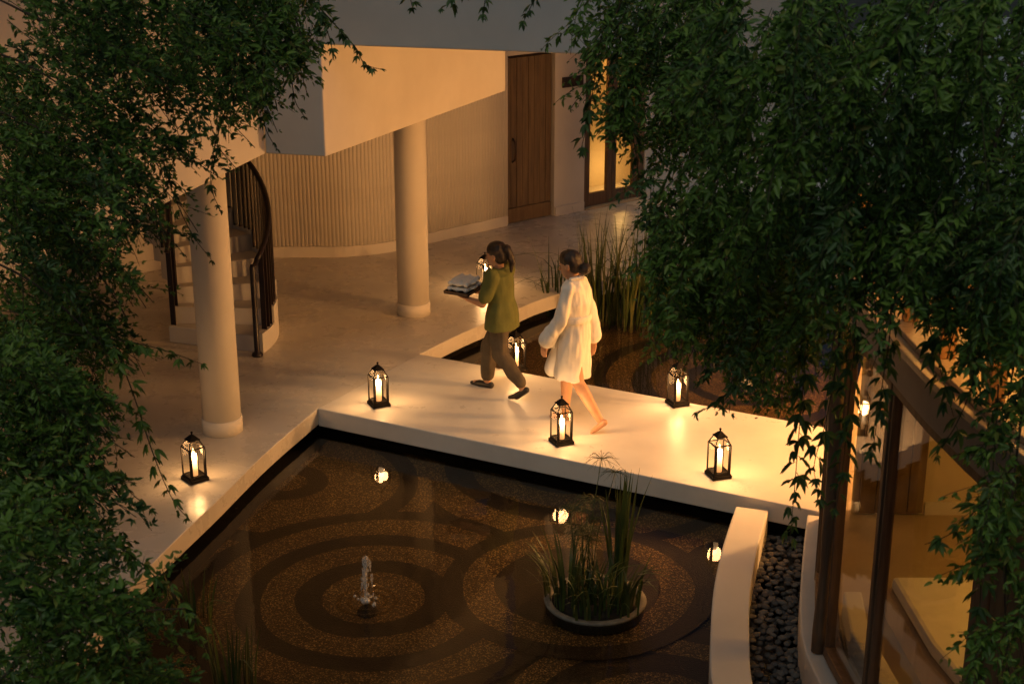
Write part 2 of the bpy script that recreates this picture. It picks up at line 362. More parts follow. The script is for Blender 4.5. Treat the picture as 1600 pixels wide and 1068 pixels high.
wko = MB().prism(wkz, -0.165, 0.004).build('walkway', 'walk_top', bevel=0.008); struct(wko)
nrm = Vector((-wd.y, wd.x))
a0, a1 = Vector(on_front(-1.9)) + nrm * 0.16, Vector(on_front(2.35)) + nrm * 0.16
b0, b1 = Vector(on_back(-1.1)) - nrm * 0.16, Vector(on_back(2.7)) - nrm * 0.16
o = MB().prism([a0, a1, b1, b0], -0.8, -0.166).build('walkway_footing', 'near_black'); struct(o)

# ------------------------------------------------------------------ two-storey building with round columns (left and rear)
bld = thing('spa_building', (-1.5, 15, 0), 'cream building with round columns, ribbed curved wall and overhanging upper storey', 'building')
wall_line = smooth_line([(-6.2, 11.5), (-5.7, 14.0), (-4.7, 16.0), (-3.7, 16.85), (-2.84, 17.10), (-1.97, 17.14), (-1.44, 17.36), (-1.02, 17.72), (-0.56, 18.12), (-0.06, 18.56)], 6)
strip_wall(wall_line, 0.0, 3.3, 0.25).build('wall', 'wall_ribbed', bld)
# skirting
strip_wall(wall_line, 0.0, 0.13, 0.018, -1).build('skirting', 'wall_ribbed', bld, bevel=0.005)
# vertical ribs on the curved wall
rib_me = None
dist = 0.0; acc = 0.0
L = [Vector((p[0], p[1])) for p in wall_line]
segs = [(L[i], L[i + 1]) for i in range(len(L) - 1)]
pos = 0.03
for a, b_ in segs:
    ln = (b_ - a).length; t = (b_ - a) / ln
    while pos < ln:
        p = a + t * pos
        if p.x > -3.9:
            q = p + Vector((t.y, -t.x)) * 0.004
            if rib_me is None:
                prof = [(-0.019, 0.0), (-0.013, -0.003), (0, -0.0045), (0.013, -0.003), (0.019, 0.0)]
                vs = [(x, y, z) for z in (0.13, 3.28) for x, y in prof]; n = 5
                rib = MB().add(vs, [(k, k + 1, n + k + 1, n + k) for k in range(4)] + [(0, 1, 2, 3, 4), (9, 8, 7, 6, 5)])
                o = rib.build('wall_rib', 'wall_ribbed', None, smooth=True); rib_me = o.data; o.parent = bld
            else:
                o = bpy.data.objects.new('wall_rib', rib_me); COL.objects.link(o); o.parent = bld
            o.location = Vector((q.x, q.y, 0)) - bld.location; o.rotation_euler = (0, 0, math.atan2(t.y, t.x))
        pos += 0.046
    pos -= ln
# straight wall with the two doors
D0, D1 = Vector((-0.06, 18.56)), Vector((0.53, 19.02))
wdir = (D1 - D0).normalized(); wn2 = Vector((wdir.y, -wdir.x))    # faces the court
def wp(s, out=0.0, z=0.0): p = D0 + wdir * s + wn2 * out; return Vector((p.x, p.y, z))
LD = (D1 - D0).length
def wall_box(s0, s1, z0, z1, o0, o1): 
    a, b_ = wp(s0, o0), wp(s1, o0); c, d = wp(s1, o1), wp(s0, o1)
    return [(a.x, a.y), (b_.x, b_.y), (c.x, c.y), (d.x, d.y)], z0, z1
DH = 2.12
MB().prism(*wall_box(-0.02, 5.0, DH + 0.02, 3.3, -0.25, 0.0)).build('wall', 'plaster', bld)
S2a, S2b = 1.28, 2.36      # double door opening along the wall
MB().prism(*wall_box(LD + 0.02, S2a, 0.0, DH + 0.02, -0.25, 0.0)).build('wall', 'plaster', bld)
MB().prism(*wall_box(S2b, 5.0, 0.0, DH + 0.02, -0.25, 0.0)).build('wall', 'plaster', bld)
MB().prism(*wall_box(LD + 0.03, S2a - 0.01, 0.0, 0.12, 0.002, 0.025)).build('skirting', 'plaster', bld, bevel=0.004)
MB().prism(*wall_box(S2b + 0.01, 4.9, 0.0, 0.12, 0.002, 0.025)).build('skirting', 'plaster', bld, bevel=0.004)
# plank door
dr = bpy.data.objects.new('plank_door', None); COL.objects.link(dr); dr.parent = bld; dr['label'] = 'brown vertical plank door with pull handle'
npl = 8; pw = (LD + 0.0) / npl
for k in range(npl):
    off = R.uniform(-0.003, 0.003)
    MB().prism(*wall_box(k * pw + 0.003, (k + 1) * pw - 0.003, 0.20, DH - 0.02, -0.10, -0.045 + off)).build('plank', 'door_wood', dr, bevel=0.003)
MB().prism(*wall_box(0.003, LD - 0.003, 0.012, 0.196, -0.10, -0.035)).build('bottom_rail', 'door_wood', dr, bevel=0.003)
MB().prism(*wall_box(0.0, LD, 0.012, DH, -0.13, -0.101)).build('backing', 'sign_wood', dr)
hp = [wp(0.11, -0.03, 0.80), wp(0.11, 0.02, 0.84), wp(0.11, 0.035, 0.95), wp(0.11, 0.02, 1.06), wp(0.11, -0.03, 1.10)]
MB().tube(hp, 0.014, 8).build('handle', 'sign_wood', dr, True)
# double glazed door, lit room behind
dd = bpy.data.objects.new('glazed_door', None); COL.objects.link(dd); dd.parent = bld; dd['label'] = 'timber double door with tall glowing glass panes'
mid = (S2a + S2b) / 2
MB().prism(*wall_box(S2a + 0.002, S2a + 0.05, 0.0, DH + 0.01, -0.12, -0.02)).build('frame', 'post_wood', dd, bevel=0.004)
MB().prism(*wall_box(S2b - 0.10, S2b - 0.002, 0.0, DH + 0.01, -0.12, -0.02)).build('frame', 'post_wood', dd, bevel=0.004)
MB().prism(*wall_box(S2a + 0.05, S2b - 0.10, DH - 0.08, DH + 0.01, -0.12, -0.02)).build('frame', 'post_wood', dd, bevel=0.004)
for s0, s1 in ((S2a + 0.052, mid - 0.028), (mid - 0.022, S2b - 0.102)):
    MB().prism(*wall_box(s0, s0 + 0.075, 0.02, DH - 0.082, -0.10, -0.04)).build('stile', 'post_wood', dd, bevel=0.003)
    MB().prism(*wall_box(s1 - 0.075, s1, 0.02, DH - 0.082, -0.10, -0.04)).build('stile', 'post_wood', dd, bevel=0.003)
    MB().prism(*wall_box(s0 + 0.076, s1 - 0.076, 0.02, 0.19, -0.10, -0.042)).build('rail', 'post_wood', dd, bevel=0.003)
    MB().prism(*wall_box(s0 + 0.076, s1 - 0.076, DH - 0.18, DH - 0.082, -0.10, -0.042)).build('rail', 'post_wood', dd, bevel=0.003)
    MB().prism(*wall_box(s0 + 0.07, s1 - 0.07, 0.185, DH - 0.175, -0.076, -0.068)).build('pane', 'glass', dd)
MB().prism(*wall_box(S2a, S2b, 0.0, 0.02, -0.2, 0.05)).build('threshold', 'pale_wood', dd, bevel=0.003)
# the room behind it
MB().prism(*wall_box(0.9, 4.9, 0.0, 2.6, -1.0, -0.9)).build('room_wall', 'room_wall', bld)
MB().prism(*wall_box(0.8, 0.9, 0.0, 2.6, -1.9, -0.26)).build('room_wall', 'room_wall', bld)
MB().prism(*wall_box(4.9, 5.0, 0.0, 2.6, -1.9, -0.26)).build('room_wall', 'room_wall', bld)
MB().prism(*wall_box(0.8, 5.0, 2.605, 2.7, -1.9, -0.26)).build('room_ceiling', 'room_wall', bld)
lamp('room_lamp', wp(1.75, -0.45, 2.3), 40, (1.0, 0.55, 0.15), 0.12)
lamp('room_lamp', wp(2.35, -0.5, 0.3), 8, (1.0, 0.55, 0.15), 0.12)
# sign plaque
sp_ = thing('sign_plaque', wp(LD + 0.28, 0.0, 1.72), 'small dark wooden sign plaque on the pier between the two doors', 'sign')
MB().prism(*wall_box(LD + 0.13, LD + 0.47, 1.66, 1.79, 0.002, 0.03)).build('board', 'sign_wood', sp_, bevel=0.004)

# overhanging upper storey
ZS = 2.4
A, B, C, D = [Vector(p[:2]) for p in (gp(235, 330, ZS), gp(415, 240, ZS), gp(508, 245, ZS), gp(790, 142, ZS))]
A2 = A + (A - B) * 3.0
cTop = at(505, 70, C.y).z
dirBC = (C - B).normalized()
E2 = C + dirBC * 2.55
def vwall(p, q, z0, z1, th, name, mat, label=None):
    t = (q - p).normalized(); n = Vector((-t.y, t.x))      # thickness goes to the left of travel (inside)
    o = MB().prism([p, q, q + n * th, p + n * th], z0, z1).build(name, mat, bld, bevel=0.01)
    if label: o['label'] = label
    return o
ZT = 6.2
vwall(A2, B, ZS, ZT, 0.18, 'upper_wall', 'plaster')
tBC = (C - B).normalized()
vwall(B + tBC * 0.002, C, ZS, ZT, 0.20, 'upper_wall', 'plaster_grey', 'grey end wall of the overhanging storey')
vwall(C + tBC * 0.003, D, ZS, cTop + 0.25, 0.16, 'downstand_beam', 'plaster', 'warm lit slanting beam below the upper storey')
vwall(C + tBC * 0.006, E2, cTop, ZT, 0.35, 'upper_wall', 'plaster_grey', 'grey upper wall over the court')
# rounded inner corner between left fascia and end wall
# ceiling behind the beams
nAB = Vector((-(B - A).y, (B - A).x)).normalized() * 0.2
ceil = [tuple(A2 + nAB), tuple(A + (B - A) * 0.97 + nAB), tuple(C + Vector((-0.1, 0.25))), tuple(D + Vector((-0.05, 0.1))), (0.0, 18.5), (-6.2, 18.5), (-8.5, 6)]
MB().prism(ceil, cTop + 0.26, cTop + 0.4).build('ceiling', 'plaster', bld)
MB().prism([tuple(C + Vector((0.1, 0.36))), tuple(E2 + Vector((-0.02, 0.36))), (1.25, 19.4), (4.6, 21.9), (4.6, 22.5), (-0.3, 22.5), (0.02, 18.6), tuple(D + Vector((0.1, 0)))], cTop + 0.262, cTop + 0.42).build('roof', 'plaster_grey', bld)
# round columns
for (x, y), r0, r1, lab in (((-2.47, 11.86), 0.175, 0.162, 'nearer round cream column beside the lower pool'), ((-1.035, 15.03), 0.178, 0.166, 'farther round cream column beside the upper pool')):
    cl = MB().lathe([(r1, 0.13), (r1 * 0.985, 2.0), (r1 * 0.98, cTop + 0.25)], (x, y, 0), 48).build('column', 'plaster', bld, True); cl['label'] = lab
    MB().lathe([(r1 + 0.010, 0.0), (r1 + 0.010, 0.125), (r1 + 0.004, 0.132), (r1 - 0.02, 0.133)], (x, y, 0), 48).build('column_base', 'plaster', cl, True)

# ------------------------------------------------------------------ curved staircase
stc = Vector((-3.75, 14.23)); RO, RI = 1.35, 0.36; A0 = math.radians(-18.5); DA = math.radians(14.0); RISE = 0.172
stair = thing('curved_staircase', (stc.x, stc.y, 0), 'curved cream staircase with dark slatted railings behind the nearer column', 'staircase')
def sp3(r_, a, z): return Vector((stc.x + r_ * math.cos(a), stc.y + r_ * math.sin(a), z))
NS = 15
for k in range(NS):
    a0, a1 = A0 + k * DA, A0 + (k + 1) * DA + math.radians(1.5)
    arc = [a0 + (a1 - a0) * i / 4 for i in range(5)]
    poly = [sp3(RO - 0.03, a, 0) for a in arc] + [sp3(RI, a, 0) for a in arc[::-1]]
    MB().prism([(p.x, p.y) for p in poly], max(0.0, k * RISE - 0.15), (k + 1) * RISE).build('step', 'plaster', stair, bevel=0.008)
# outer stringer, stepped
for k in range(NS):
    a0, a1 = A0 + k * DA, A0 + (k + 1) * DA
    arc = [a0 + (a1 - a0) * i / 4 for i in range(5)]
    poly = [sp3(RO + 0.05, a, 0) for a in arc] + [sp3(RO - 0.028, a, 0) for a in arc[::-1]]
    MB().prism([(p.x, p.y) for p in poly], max(0.0, k * RISE - 0.35), (k + 1) * RISE + 0.03).build('stringer', 'plaster', stair)
def rail_z(a): return RISE * ((a - A0) / DA + 0.6) + 0.80
for rr, st in ((RO + 0.01, 0.062), (RI + 0.04, 0.22)):
    aa = [A0 + 0.03 + i * math.radians(4) for i in range(int(NS * 14 / 4))]
    MB().tube([sp3(rr, a, rail_z(a)) for a in aa], 0.026, 8).build('handrail', 'rail_wood', stair, True)
    a = A0 + 0.10
    while a < A0 + NS * DA - 0.1:
        k = int((a - A0) / DA); zb = (k + 1) * RISE + (0.03 if rr > 1 else 0)
        MB().bar(sp3(rr, a, zb), sp3(rr, a, rail_z(a)), 0.015, 0.052, up=(math.cos(a), math.sin(a), 0)).build('baluster', 'rail_wood', stair)
        a += st
nw = sp3(RO + 0.03, A0 - 0.06, 0)
MB().lathe([(0.05, 0), (0.055, 0.01), (0.05, 0.03), (0.028, 0.045), (0.026, 0.5), (0.028, 0.9), (0.02, 0.92)], nw, 20).build('newel_post', 'rail_wood', stair, True)
MB().tube([nw + Vector((0, 0, 0.89)), sp3(RO + 0.015, A0 - 0.01, 0.885), sp3(RO + 0.01, A0 + 0.04, rail_z(A0 + 0.04))], 0.026, 8).build('handrail', 'rail_wood', stair, True)

# ------------------------------------------------------------------ low curved wall, pebble bed
pl = smooth_line([gp(1150, 790, -0.05), gp(1130, 850, -0.05), gp(1115, 920, -0.05), gp(1110, 1000, -0.05), gp(1113, 1068, -0.05), (1.24, 7.2, 0), (1.36, 6.2, 0), (1.6, 5.2, 0)], 6)
lw = strip_wall(pl, -0.75, -0.05, 0.25, 1)
lwo = lw.build('low_wall', 'plaster', None, bevel=0.012, loc=(1.5, 9.0, -0.75)); tag(lwo, 'low curved cream wall between the lower pool and the pebble strip', 'wall')
pb = MB().add([(1.2, 4.5, -0.33), (3.0, 4.5, -0.33), (3.0, 10.9, -0.33), (1.2, 10.9, -0.33)], [(0, 1, 2, 3)])
pbed = MB().add([(p[0] + 0.10, p[1], -0.33) for p in pl[::-1]] + [(2.2, 4.6, -0.33), (2.3, 10.9, -0.33)][:1] + [(2.02, 8.0, -0.33), (2.05, 8.6, -0.33), (2.2, 9.5, -0.33), (2.5, 10.6, -0.33), (2.0, 10.62, -0.33)], [tuple(range(len(pl) + 6))]).build('pebble_bed', 'soil'); struct(pbed)
pmes = []
for k in range(6):
    bm = bmesh.new(); bmesh.ops.create_icosphere(bm, subdivisions=1, radius=1.0)
    for v in bm.verts:
        n_ = noise.noise(v.co * 1.1 + Vector((k * 7.3, 0, 0))); v.co *= 1 + 0.22 * n_
    me = bpy.data.meshes.new('pebble'); bm.to_mesh(me); bm.free()
    me.polygons.foreach_set('use_smooth', [True] * len(me.polygons)); me.materials.append(MATS['pebble_a' if k % 3 else 'pebble_b']); pmes.append(me)
def bed_x(y):
    xs = [(p[1], p[0]) for p in pl]; xs.sort()
    l = np.interp(y, [a for a, _ in xs], [b_ for _, b_ in xs]) + 0.25
    r_ = np.interp(y, [5, 6, 7, 8.05, 8.51, 9.44, 9.85, 10.16, 10.5], [2.5, 2.1, 1.86, 1.83, 1.86, 2.04, 2.14, 2.26, 2.4])
    return l, r_
spots = []
tries = 0
while len(spots) < 620 and tries < 60000:
    tries += 1
    y = R.uniform(7.0, 10.45); l, r_ = bed_x(y); x = R.uniform(l - 0.01, r_ + 0.01)
    lay = R.random()
    z = -0.315 + (0.035 if lay > 0.55 else 0) + R.uniform(-0.006, 0.01)
    if all((x - a) ** 2 + (y - b_) ** 2 + (z - c) ** 2 * 2 > 0.036 ** 2 for a, b_, c in spots): spots.append((x, y, z))
spots.sort(key=lambda s_: -(s_[2] > -0.30) * 10 - 1.0 / s_[1])
rest = MB()
for k, (x, y, z) in enumerate(spots):
    me = pmes[R.randrange(6)]; s = R.uniform(0.022, 0.034); scl = (s * R.uniform(1.0, 1.45), s, s * R.uniform(0.5, 0.72))
    if k < 300:
        o = bpy.data.objects.new('pebble', me); COL.objects.link(o); o.parent = pbed; o.location = (x, y, z); o.scale = scl
        o.rotation_euler = (R.uniform(-0.3, 0.3), R.uniform(-0.3, 0.3), R.uniform(0, PI))
    else:
        M = Matrix.Rotation(R.uniform(0, PI), 3, 'Z')
        rest.add([M @ Vector((v.co.x * scl[0], v.co.y * scl[1], v.co.z * scl[2])) + Vector((x, y, z)) for v in me.vertices], [tuple(p.vertices) for p in me.polygons])
o = rest.build('pebble_layer', 'pebble_a', pbed, True); o['kind'] = 'stuff'

# ------------------------------------------------------------------ glazed pavilion on the right
pav = thing('glazed_pavilion', (2.6, 8.5, 0), 'curved timber and glass pavilion glowing warm behind the hanging vines at right', 'building')
fac = smooth_line([(3.35, 13.9), (2.95, 12.6), (2.74, 11.8), (2.47, 10.7), (2.24, 9.75), (2.06, 8.9), (1.985, 8.35), (2.02, 7.8), (2.05, 7.2), (2.09, 6.7), (2.20, 6.0), (2.50, 5.1), (3.0, 4.2)], 8)
ys = [-p[1] for p in fac]
def fx(y): return float(np.interp(-y, ys, [p[0] for p in fac]))
def fpt(y, out=0.0, z=0.0):
    t = Vector((fx(y - 0.05) - fx(y + 0.05), -0.1)).normalized(); n = Vector((t.y, -t.x))   # outward (toward pool, -x)
    p = Vector((fx(y), y)) + n * out; return Vector((p.x, p.y, z))
def fline(y0, y1, out=0.0, n=14): return [fpt(y0 + (y1 - y0) * i / n, out) for i in range(n + 1)]
def fseg(y0, y1, o0, o1, z0, z1, n=10):
    a = fline(y0, y1, o1, n); b_ = fline(y0, y1, o0, n)
    return MB().prism([(p.x, p.y) for p in a] + [(p.x, p.y) for p in b_[::-1]], z0, z1)
fseg(10.25, 4.4, -0.12, 0.13, -0.75, -0.02, 24).build('plinth', 'plaster', pav, bevel=0.012)
posts = [(13.6, 0.10), (10.15, 0.10), (9.25, 0.06), (8.30, 0.0), (7.42, 0.05), (6.12, 0.07), (5.0, 0.1)]
ZG = 2.18
for y, w in posts:
    if w: 
        p = fpt(y); t = (fpt(y - 0.05) - fpt(y + 0.05)).normalized()
        MB().box((p.x, p.y, ZG / 2 + 0.0), (w, 0.08, ZG - 0.002 + 0.03), math.atan2(t.y, t.x)).build('post', 'post_wood', pav, bevel=0.006)
lg = fpt(8.30, 0.05)
pts = [Vector((lg.x + 0.012 * math.sin(z * 2.2), lg.y + 0.01 * math.sin(z * 3.1 + 1), z)) for z in np.linspace(-0.01, 2.2, 16)]
o = MB().tube(pts, [0.045 + 0.004 * math.sin(i * 1.3) for i in range(16)], 14).build('post', 'post_wood', pav, True); o['label'] = 'round weathered timber post at the corner of the glazing'
def glazing(y0, y1, w0, w1):
    f_ = bpy.data.objects.new('window', None); COL.objects.link(f_); f_.parent = pav
    fseg(y0 - w0, y1 + w1, -0.035, 0.035, 0.0, 0.07, 6).build('bottom_rail', 'post_wood', f_, bevel=0.004)
    fseg(y0 - w0, y1 + w1, -0.035, 0.035, ZG - 0.07, ZG, 6).build('top_rail', 'post_wood', f_, bevel=0.004)
    fseg(y0 - w0, y0 - w0 - 0.03, -0.03, 0.03, 0.071, ZG - 0.071, 1).build('stile', 'post_wood', f_, bevel=0.004)
    fseg(y1 + w1 + 0.03, y1 + w1, -0.03, 0.03, 0.071, ZG - 0.071, 1).build('stile', 'post_wood', f_, bevel=0.004)
    fseg(y0 - w0 - 0.028, y1 + w1 + 0.028, -0.004, 0.004, 0.068, ZG - 0.068, 6).build('pane', 'glass', f_)
    fseg(y1 + w1 + 0.042, y1 + w1 + 0.03, 0.005, 0.02, 0.071, ZG - 0.071, 1).build('metal_bead', 'bead', f_)
mat_noise('plaster_in_shade', (0.27, 0.22, 0.18), (0.35, 0.29, 0.24), 2.0, 0.75)  # plaster strip above the glass, its shade mixed in as darker brown
mat_plain('bead', (0.5, 0.5, 0.5), 0.3, 1.0)
glazing(9.25, 8.30, 0.035, 0.055)
glazing(8.30, 7.42, 0.055, 0.03)
glazing(7.42, 6.12, 0.03, 0.04)
glazing(10.15, 9.25, 0.06, 0.05)
# timber cladding boards past the last window
for k in range(8):
    y1 = 6.06 - k * 0.13
    fseg(y1, y1 - 0.125, -0.03, 0.012, 0.0, ZG, 1).build('cladding_board', 'door_wood', pav, bevel=0.004)
# wall strip, ledge, clerestory, roof
fseg(13.7, 4.3, -0.10, 0.06, ZG + 0.002, 2.40, 30).build('wall', 'plaster_in_shade', pav)
fseg(13.7, 4.3, -0.10, 0.10, 2.402, 2.44, 30).build('ledge', 'pale_wood', pav, bevel=0.006)
fseg(13.7, 4.3, -0.10, 0.04, 2.442, 2.475, 30).build('ledge_step', 'pale_wood', pav, bevel=0.006)
yy = 9.2
while yy > 4.6:
    fseg(yy, yy - 0.05, -0.09, -0.01, 2.477, 3.0, 1).build('mullion', 'panel_wood', pav, bevel=0.004)
    fseg(yy - 0.052, yy - 0.52, -0.055, -0.047, 2.477, 3.0, 2).build('clerestory_pane', 'glass', pav)
    yy -= 0.57
fseg(13.6, 9.2, -0.10, 0.02, 2.477, 3.0, 10).build('wall', 'plaster', pav)
# lit timber lining behind the clerestory
yy = 9.1
while yy > 4.5:
    fseg(yy, yy - 0.195, -0.62, -0.58, 2.45, 3.02, 1).build('lining_board', 'panel_wood', pav, bevel=0.004)
    yy -= 0.2
roof_in = [(6.5, 4.0), (6.5, 13.9)]
ro = fline(13.8, 4.1, 0.10, 30)
MB().prism([(p.x, p.y) for p in ro] + roof_in, 3.02, 3.22).build('roof', 'plaster_grey', pav, bevel=0.015)
ri = fline(13.8, 4.1, -0.12, 30)
MB().prism([(p.x, p.y) for p in ri] + roof_in, 2.30, 2.40).build('ceiling', 'room_wall', pav)
MB().prism([(p.x, p.y) for p in ri] + roof_in, -0.5, 0.0).build('room_floor', 'room_floor', pav)
MB().prism([(6.4, 4.0), (6.5, 4.0), (6.5, 13.8), (6.4, 13.8)], 0.0, 2.3).build('room_wall', 'room_wall', pav)
MB().prism([(2.55, 10.25), (6.4, 10.25), (6.4, 10.35), (2.6, 10.35)], 0.0, 2.3).build('room_wall', 'room_wall', pav)
MB().prism([(3.4, 13.7), (6.4, 13.7), (6.4, 13.8), (3.4, 13.8)], 0.0, 2.3).build('room_wall', 'room_wall', pav)
MB().prism([(2.9, 4.0), (6.4, 4.0), (6.4, 4.1), (2.9, 4.1)], 0.0, 2.3).build('room_wall', 'room_wall', pav)
# interior door and bench
idr = bpy.data.objects.new('inner_door', None); COL.objects.link(idr); idr.parent = pav
for k in range(4): MB().prism([(2.60 + k * 0.12, 10.20), (2.715 + k * 0.12, 10.20), (2.715 + k * 0.12, 10.246), (2.60 + k * 0.12, 10.246)], 0.03, 1.98).build('plank', 'door_wood', idr, bevel=0.003)
MB().prism([(3.10, 10.225), (6.3, 10.225), (6.3, 10.246), (3.10, 10.246)], 0.0, 0.10).build('skirting', 'plaster', pav)
bench = thing('daybed', (2.9, 8.0, 0), 'low pale daybed on the pavilion floor seen through the right window', 'bed')
MB().prism([(2.62, 7.1), (3.6, 7.1), (3.6, 8.75), (2.44, 8.75), (2.48, 7.9)], 0.004, 0.20).build('base', 'pale_wood', bench, bevel=0.01)
MB().prism([(2.64, 7.13), (3.58, 7.13), (3.58, 8.72), (2.47, 8.72), (2.51, 7.9)], 0.202, 0.30).build('mattress', 'robe_cloth', bench, bevel=0.03)
low = thing('window_bench', (2.3, 7.9, 0), 'low pale window bench curving just inside the left pavilion glass', 'bench')
MB().prism([(2.16, 8.7), (2.10, 8.2), (2.14, 7.6), (2.24, 7.0), (2.34, 7.0), (2.26, 7.6), (2.22, 8.2), (2.28, 8.7)], 0.004, 0.20).build('block', 'plaster', low, bevel=0.015)
def pendant(loc, watts, label, r_=0.11, col=WARM):
    t = thing('pendant_lamp', loc, label, 'lamp', 'lamps inside the pavilion')
    MB().lathe([(0.02, -r_)] + [(r_ * math.sin(a), -r_ * math.cos(a)) for a in np.linspace(0.25, PI - 0.25, 10)] + [(0.02, r_)], loc, 24).build('globe', 'globe', t, True)
    MB().tube([Vector(loc) + Vector((0, 0, r_)), Vector((loc[0], loc[1], 2.3))], 0.006, 6).build('cord', 'dark_metal', t)
    lamp('bulb', (0, 0, 0), watts, col, r_ + 0.03, t)
    return t
pendant((4.5, 11.7, 1.5), 660, 'round glowing lamp in the entrance at the end of the walkway', 0.12)
pendant((4.0, 8.0, 1.9), 45, 'round glowing lamp over the pavilion room', 0.11, (1.0, 0.5, 0.07))
for k, y in enumerate((5.3, 6.6, 7.9)):
    lamp('clerestory_light', fpt(y, -0.34, 2.93), 14, (1.0, 0.5, 0.13), 0.05)

# ------------------------------------------------------------------ lanterns and candles
LS, LH = 0.142, 0.30
lant = thing('lantern', (0, 0, 0), '', 'lantern', 'candle lanterns on the terrace and walkway')
h = LS / 2
MB().box((0, 0, 0.016), (0.165, 0.165, 0.026)).box((0, 0, 0.034), (0.150, 0.150, 0.010)).build('base', 'dark_metal', lant, bevel=0.003)
for sx in (-1, 1):
    for sy in (-1, 1):
        MB().box((sx * 0.07, sy * 0.07, 0.003), (0.02, 0.02, 0.006)).build('foot', 'dark_metal', lant)
        MB().box((sx * (h - 0.005), sy * (h - 0.005), 0.16), (0.010, 0.010, 0.245)).build('post', 'dark_metal', lant)
        MB().bar((sx * (h - 0.005), sy * (h - 0.005), 0.283), (sx * 0.036, sy * 0.036, 0.345), 0.008).build('hip_bar', 'dark_metal', lant)
for k in range(4):
    M = Matrix.Rotation(k * PI / 2, 3, 'Z')
    def q(x, y, z): return M @ Vector((x, y, z))
    MB().bar(q(-h + 0.011, h - 0.005, 0.284), q(h - 0.011, h - 0.005, 0.284), 0.009).build('rail', 'dark_metal', lant)
    MB().bar(q(-h + 0.011, h - 0.005, 0.046), q(h - 0.011, h - 0.005, 0.046), 0.009).build('rail', 'dark_metal', lant)
    MB().add([q(-h + 0.009, h - 0.006, 0.05), q(h - 0.009, h - 0.006, 0.05), q(h - 0.009, h - 0.006, 0.28), q(-h + 0.009, h - 0.006, 0.28)], [(0, 1, 2, 3)]).build('pane', 'lantern_glass', lant)
    MB().add([q(-h + 0.012, h - 0.008, 0.288), q(h - 0.012, h - 0.008, 0.288), q(0.033, 0.037, 0.345), q(-0.033, 0.037, 0.345)], [(0, 1, 2, 3)]).build('pane', 'lantern_glass', lant)
# door stile on one side
MB().bar((-h + 0.018, -h + 0.004, 0.052), (-h + 0.018, -h + 0.004, 0.278), 0.008).bar((h - 0.018, -h + 0.004, 0.052), (h - 0.018, -h + 0.004, 0.278), 0.008).build('door_frame', 'dark_metal', lant)
MB().box((0, 0, 0.347), (0.092, 0.092, 0.008)).box((0, 0, 0.368), (0.086, 0.086, 0.034), 0, 0.28).build('roof', 'dark_metal', lant, bevel=0.002)
MB().lathe([(0.012, 0.385), (0.006, 0.39), (0.006, 0.396), (0.010, 0.402), (0.009, 0.41), (0.003, 0.414)], (0, 0, 0), 12).build('finial', 'dark_metal', lant, True)
candle = thing('candle', (0, 0, 0), '', 'candle', 'lit pillar candles in the lanterns')
MB().lathe([(0.026, 0.041), (0.0265, 0.10), (0.0255, 0.20), (0.024, 0.222), (0.018, 0.225), (0.012, 0.218)], (0, 0, 0), 20).build('wax', 'candle_wax', candle, True)
MB().lathe([(0.002, 0.222), (0.006, 0.232), (0.0075, 0.241), (0.005, 0.256), (0.001, 0.268)], (0, 0, 0), 12).build('flame', 'flame', candle, True)
LW = 7.0
where = [((305, 757), 40, 'on the terrace edge beside the nearer column'), ((592, 641), 26, 'at the left corner of the walkway near the pool edge'),
         ((877, 700), 24, 'on the front walkway edge just below the white robe'), ((1122, 752), 18, 'on the front walkway edge nearest the low curved wall'),
         ((1058, 640), 22, 'on the back walkway edge touched by vine leaves'), ((806, 586), 32, 'on the back walkway edge behind the dark trousers'),
         ((758, 458), 35, 'far off, half hidden behind the person in green')]
for i, ((u, v), rot, lab) in enumerate(where):
    p = gp(u, v - 8, 0.0); zt = 0.0045 if i not in (0, 6) else 0.0005
    l = lant if i == 0 else copy_tree(lant); c = candle if i == 0 else copy_tree(candle)
    for o, nm in ((l, 'dark metal and glass lantern '), (c, 'glowing candle in the lantern ')):
        o.location = (p.x, p.y, zt); o.rotation_euler = (0, 0, math.radians(rot)); o['label'] = nm + lab
    l.scale = (1, 1, (1.0, 0.985, 1.02, 1.0, 1.03, 0.98, 1.0)[i])
    c.scale = (1, 1, (1.0, 1.06, 0.96, 1.02, 0.9, 1.0, 1.05)[i])
    lamp('candle_light', (0, 0, 0.235), LW, (1.0, 0.53, 0.20), 0.062, c)

